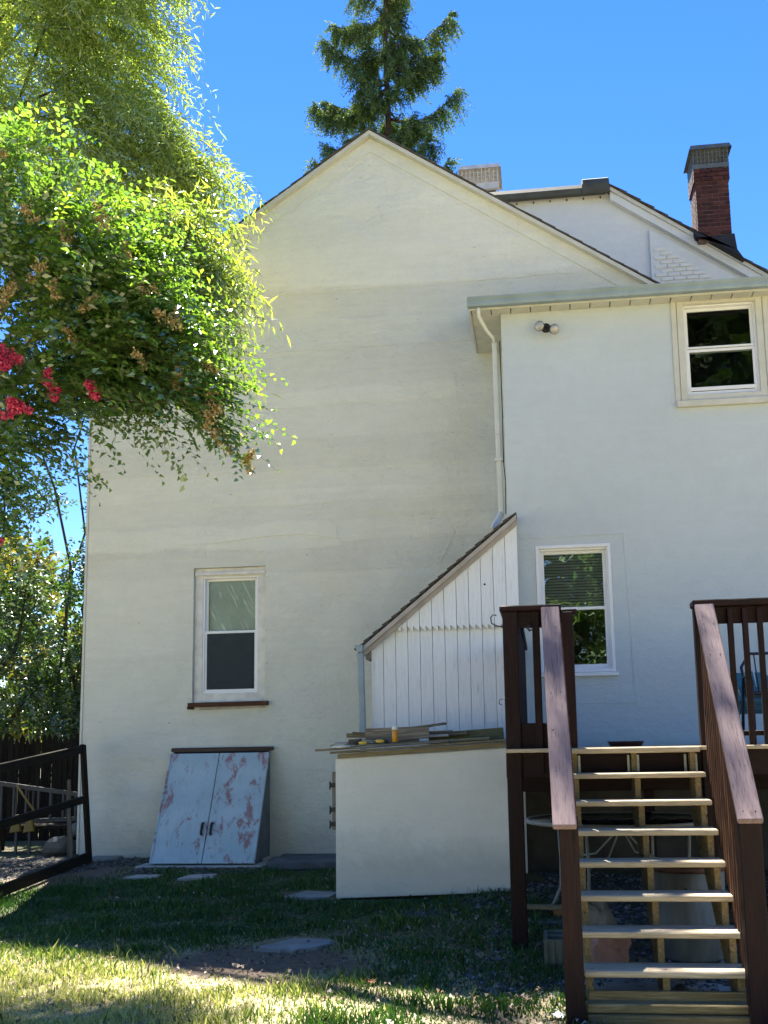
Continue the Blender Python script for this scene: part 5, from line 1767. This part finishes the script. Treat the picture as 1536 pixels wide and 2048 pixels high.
bush('hedge_tree', 'broad pale green tree farthest back beyond the fence', (-13.0, 26, .17),
     [(-12.5, 26, 3.0, 2.2, 1.2, 1.8, 1.6), (-14.5, 26, 5.5, 2.0, 1.2, 1.8, 1.4), (-10.8, 26, 2.2, 1.4, 1.2, 1.4, 1.2), (-16.5, 26, 3.5, 2.0, 1.2, 2.0, 1.2)],
     M_MAPLE, 220, .22, .13, 12, .7, .18)
bush('oak_tree', 'tall oak behind the willow whose high limb dapples the stair rails with shade', (-14.6, 24.0, .17),
     [(-1.6, 16.0, 16.4, 1.2, 1.3, .7, .75), (-3.2, 16.6, 17.0, .9, .9, .6, .35), (-11.5, 24, 20.5, 1.8, 1.8, 1.2, 1.3), (-14.8, 24, 18.5, 2.2, 2, 2, 1.5),
      (-10.6, 23, 22.5, 2.2, 2.2, 1.6, 1.5)],
     M_MAPLE, 75, .17, .10, 10, .7, .34, fork=(-13.6, 23.6, 21.5))
# trees at the back of the garden, behind the viewer: the window panes mirror them
mt = None
for k, (tx, ty, s) in enumerate(((-12, -14, 1.0), (1.2, -14, 1.4), (7.2, -12.5, 2.1), (-5, -17, 1.4))):
    lab = ['maple at the back of the garden mirrored in the left window', 'maple at the back of the garden mirrored in the lower wing window',
           'maple at the back of the garden mirrored in the upper wing window', 'maple farthest back of those at the end of the garden'][k]
    if mt is None:
        mt = bush('garden_maple', lab, (tx, ty, -.12),
                  [(tx, ty, 4.2, 2.6, 2.4, 1.5, 2), (tx - 1.4, ty, 6.2, 2.0, 2.0, 1.6, 1.5), (tx + 1.5, ty, 6.4, 2.0, 2.0, 1.6, 1.5), (tx, ty, 8.2, 1.8, 1.8, 1.5, 1.4)],
                  M_MAPLE, 130, .26, .18, 12, .9, .22, group='maples behind the viewer')
    else:
        c = mt.copy()
        COL.objects.link(c)
        c.location = (tx, ty, -.12)
        c.scale = (s, s, s)
        c.rotation_euler.z = k * 1.3
        c['label'] = lab
        for chd in list(mt.children):
            d = chd.copy()
            COL.objects.link(d)
            d.parent = c

# ================================================================== GRASS, LITTER
def bare(x, y):
    v = 0
    v = max(v, 1.25 - math.hypot((x + 2.15) / .95, (y - 7.75) / .55))
    v = max(v, 1.2 - math.hypot((x + 5.9) / 1.3, (y - 12.0) / 1.1))
    return v

def grass():
    N = 150000
    x = RNG.uniform(-7.5, .35, N)
    y = 5.6 + (12.6 - 5.6) * RNG.random(N) ** 1.35
    keep = np.zeros(N, bool)
    z = np.zeros(N)
    dens = RNG.random(N)
    stones = [(-2.03, 8.28, .36), (-2.4, 10.45, .32), (-4.6, 11.55, .2), (-3.92, 11.53, .24)]
    for i in range(N):
        xi, yi = x[i], y[i]
        if yi > 12.0 and xi > -4.95:
            continue
        if yi > 10.15 and xi > -2.1:
            continue
        b = bare(xi, yi)
        k = 1.0 - 1.15 * max(0, b) * 1.6
        k *= .55 + .9 * (mnoise.noise(Vector((xi * .8, yi * .8, 1.3))) * .6 + .5)
        gx = xi + .25 - .12 * (10.2 - yi) + .35 * mnoise.noise(Vector((xi * 1.3, yi * 1.3, 0)))
        if gx > 0:
            k *= max(0, 1 - gx * 2.2)
        ew = (12.95 - yi) - .85 * (-(xi + 4.8))
        if xi < -4.75 and ew < .35:
            k *= max(.03, ew)
        if dens[i] > k:
            continue
        if any((xi - a) ** 2 + (yi - c) ** 2 < r * r for a, c, r in stones):
            continue
        keep[i] = True
        z[i] = zg(xi, yi)
    x, y, z = x[keep], y[keep], z[keep]
    n = len(x)
    cl_ = np.array([mnoise.noise(Vector((a * 2.6, b * 2.6, 4.0))) for a, b in zip(x, y)])
    h = RNG.uniform(.02, .055, n) * (1 + .9 * (RNG.random(n) > .965)) * np.clip(1 + 1.3 * cl_, .45, 2.1)
    wd = RNG.uniform(.004, .0075, n)
    an = RNG.uniform(0, 2 * math.pi, n)
    ln = RNG.uniform(.1, .9, n) * h
    la = RNG.uniform(0, 2 * math.pi, n)
    B = np.stack([x, y, z - .004], 1)
    S = np.stack([np.cos(an), np.sin(an), np.zeros(n)], 1) * wd[:, None]
    T = B + np.stack([np.cos(la) * ln, np.sin(la) * ln, h], 1)
    Mi = B + np.stack([np.cos(la) * ln * .3, np.sin(la) * ln * .3, h * .6], 1)
    V = np.stack([B - S, B + S, Mi + S * .6, T, Mi - S * .6], 1)
    dry = np.array([mnoise.noise(Vector((a * .55, b * .55, 9.0))) for a, b in zip(x, y)])
    rnd = np.clip(.34 + .5 * dry + RNG.normal(0, .2, n) + .62 * np.clip((9.0 - y) / 1.2, 0, 1) * np.clip((-x - .9) / 1.2, 0, 1), 0, 1)  # dry blades at front left, with sunlit brightness put into their colour
    o = quads('grass', V, rnd, M_GRASS, None, 5)
    o['label'] = 'short patchy lawn grass in front of the house'
    o['category'] = 'grass'
    kind(o, 'stuff')
grass()

def litter():
    pts = []
    while len(pts) < 1500:
        x, y = random.uniform(-4.6, .3), random.uniform(5.9, 11.6)
        if y > 10.15 and x > -2.15:
            continue
        k = .10 + .9 * math.exp(-((x + .15) / .55) ** 2) + .75 * max(0, bare(x, y)) + .25 * math.exp(-((x + .9) / .8) ** 2 - ((y - 7.6) / 1.2) ** 2)
        if random.random() < k:
            pts.append((x, y, zg(x, y)))
    P = np.array(pts)
    n = len(P)
    P[:, 2] += RNG.uniform(.008, .035, n)
    an = RNG.uniform(0, 6.28, n)
    D = np.stack([np.cos(an), np.sin(an), RNG.normal(0, .2, n)], 1)
    Nn = np.stack([RNG.normal(0, .35, n), RNG.normal(0, .35, n), np.ones(n)], 1)
    V = leaf_quads(P, D, Nn, RNG.uniform(.025, .06, n), RNG.uniform(.014, .034, n), .4)
    o = quads('leaf_litter', V, RNG.random(n), M_LITTER)
    o['label'] = 'scattered dry fallen leaves on the lawn and gravel'
    o['category'] = 'leaf litter'
    kind(o, 'stuff')
litter()

def single_leaf(name, x, y, size, mat, label):
    z = zg(x, y) + .03
    V, F = [], []
    for k in range(11):
        an = 2 * math.pi * k / 11
        r = size * (1 if k % 2 == 0 else .55)
        V.append((x + r * math.cos(an), y + r * math.sin(an), z + .012 * math.sin(an * 2)))
    V.append((x, y, z - .004))
    F = [(k, (k + 1) % 11, 11) for k in range(11)]
    o = mesh(name, V, F, mat)
    return tag(o, label, 'leaf')
single_leaf('fallen_leaf', -1.24, 7.18, .045, plain('red_leaf', (.25, .03, .02), .7, .2, 20, .1), 'single red fallen leaf on the lawn')
single_leaf('fallen_leaf', .0, 6.50, .06, plain('white_leaf', (.62, .64, .68), .6, .1, 20, .1), 'pale whitish fallen leaf at the foot of the left stair post')
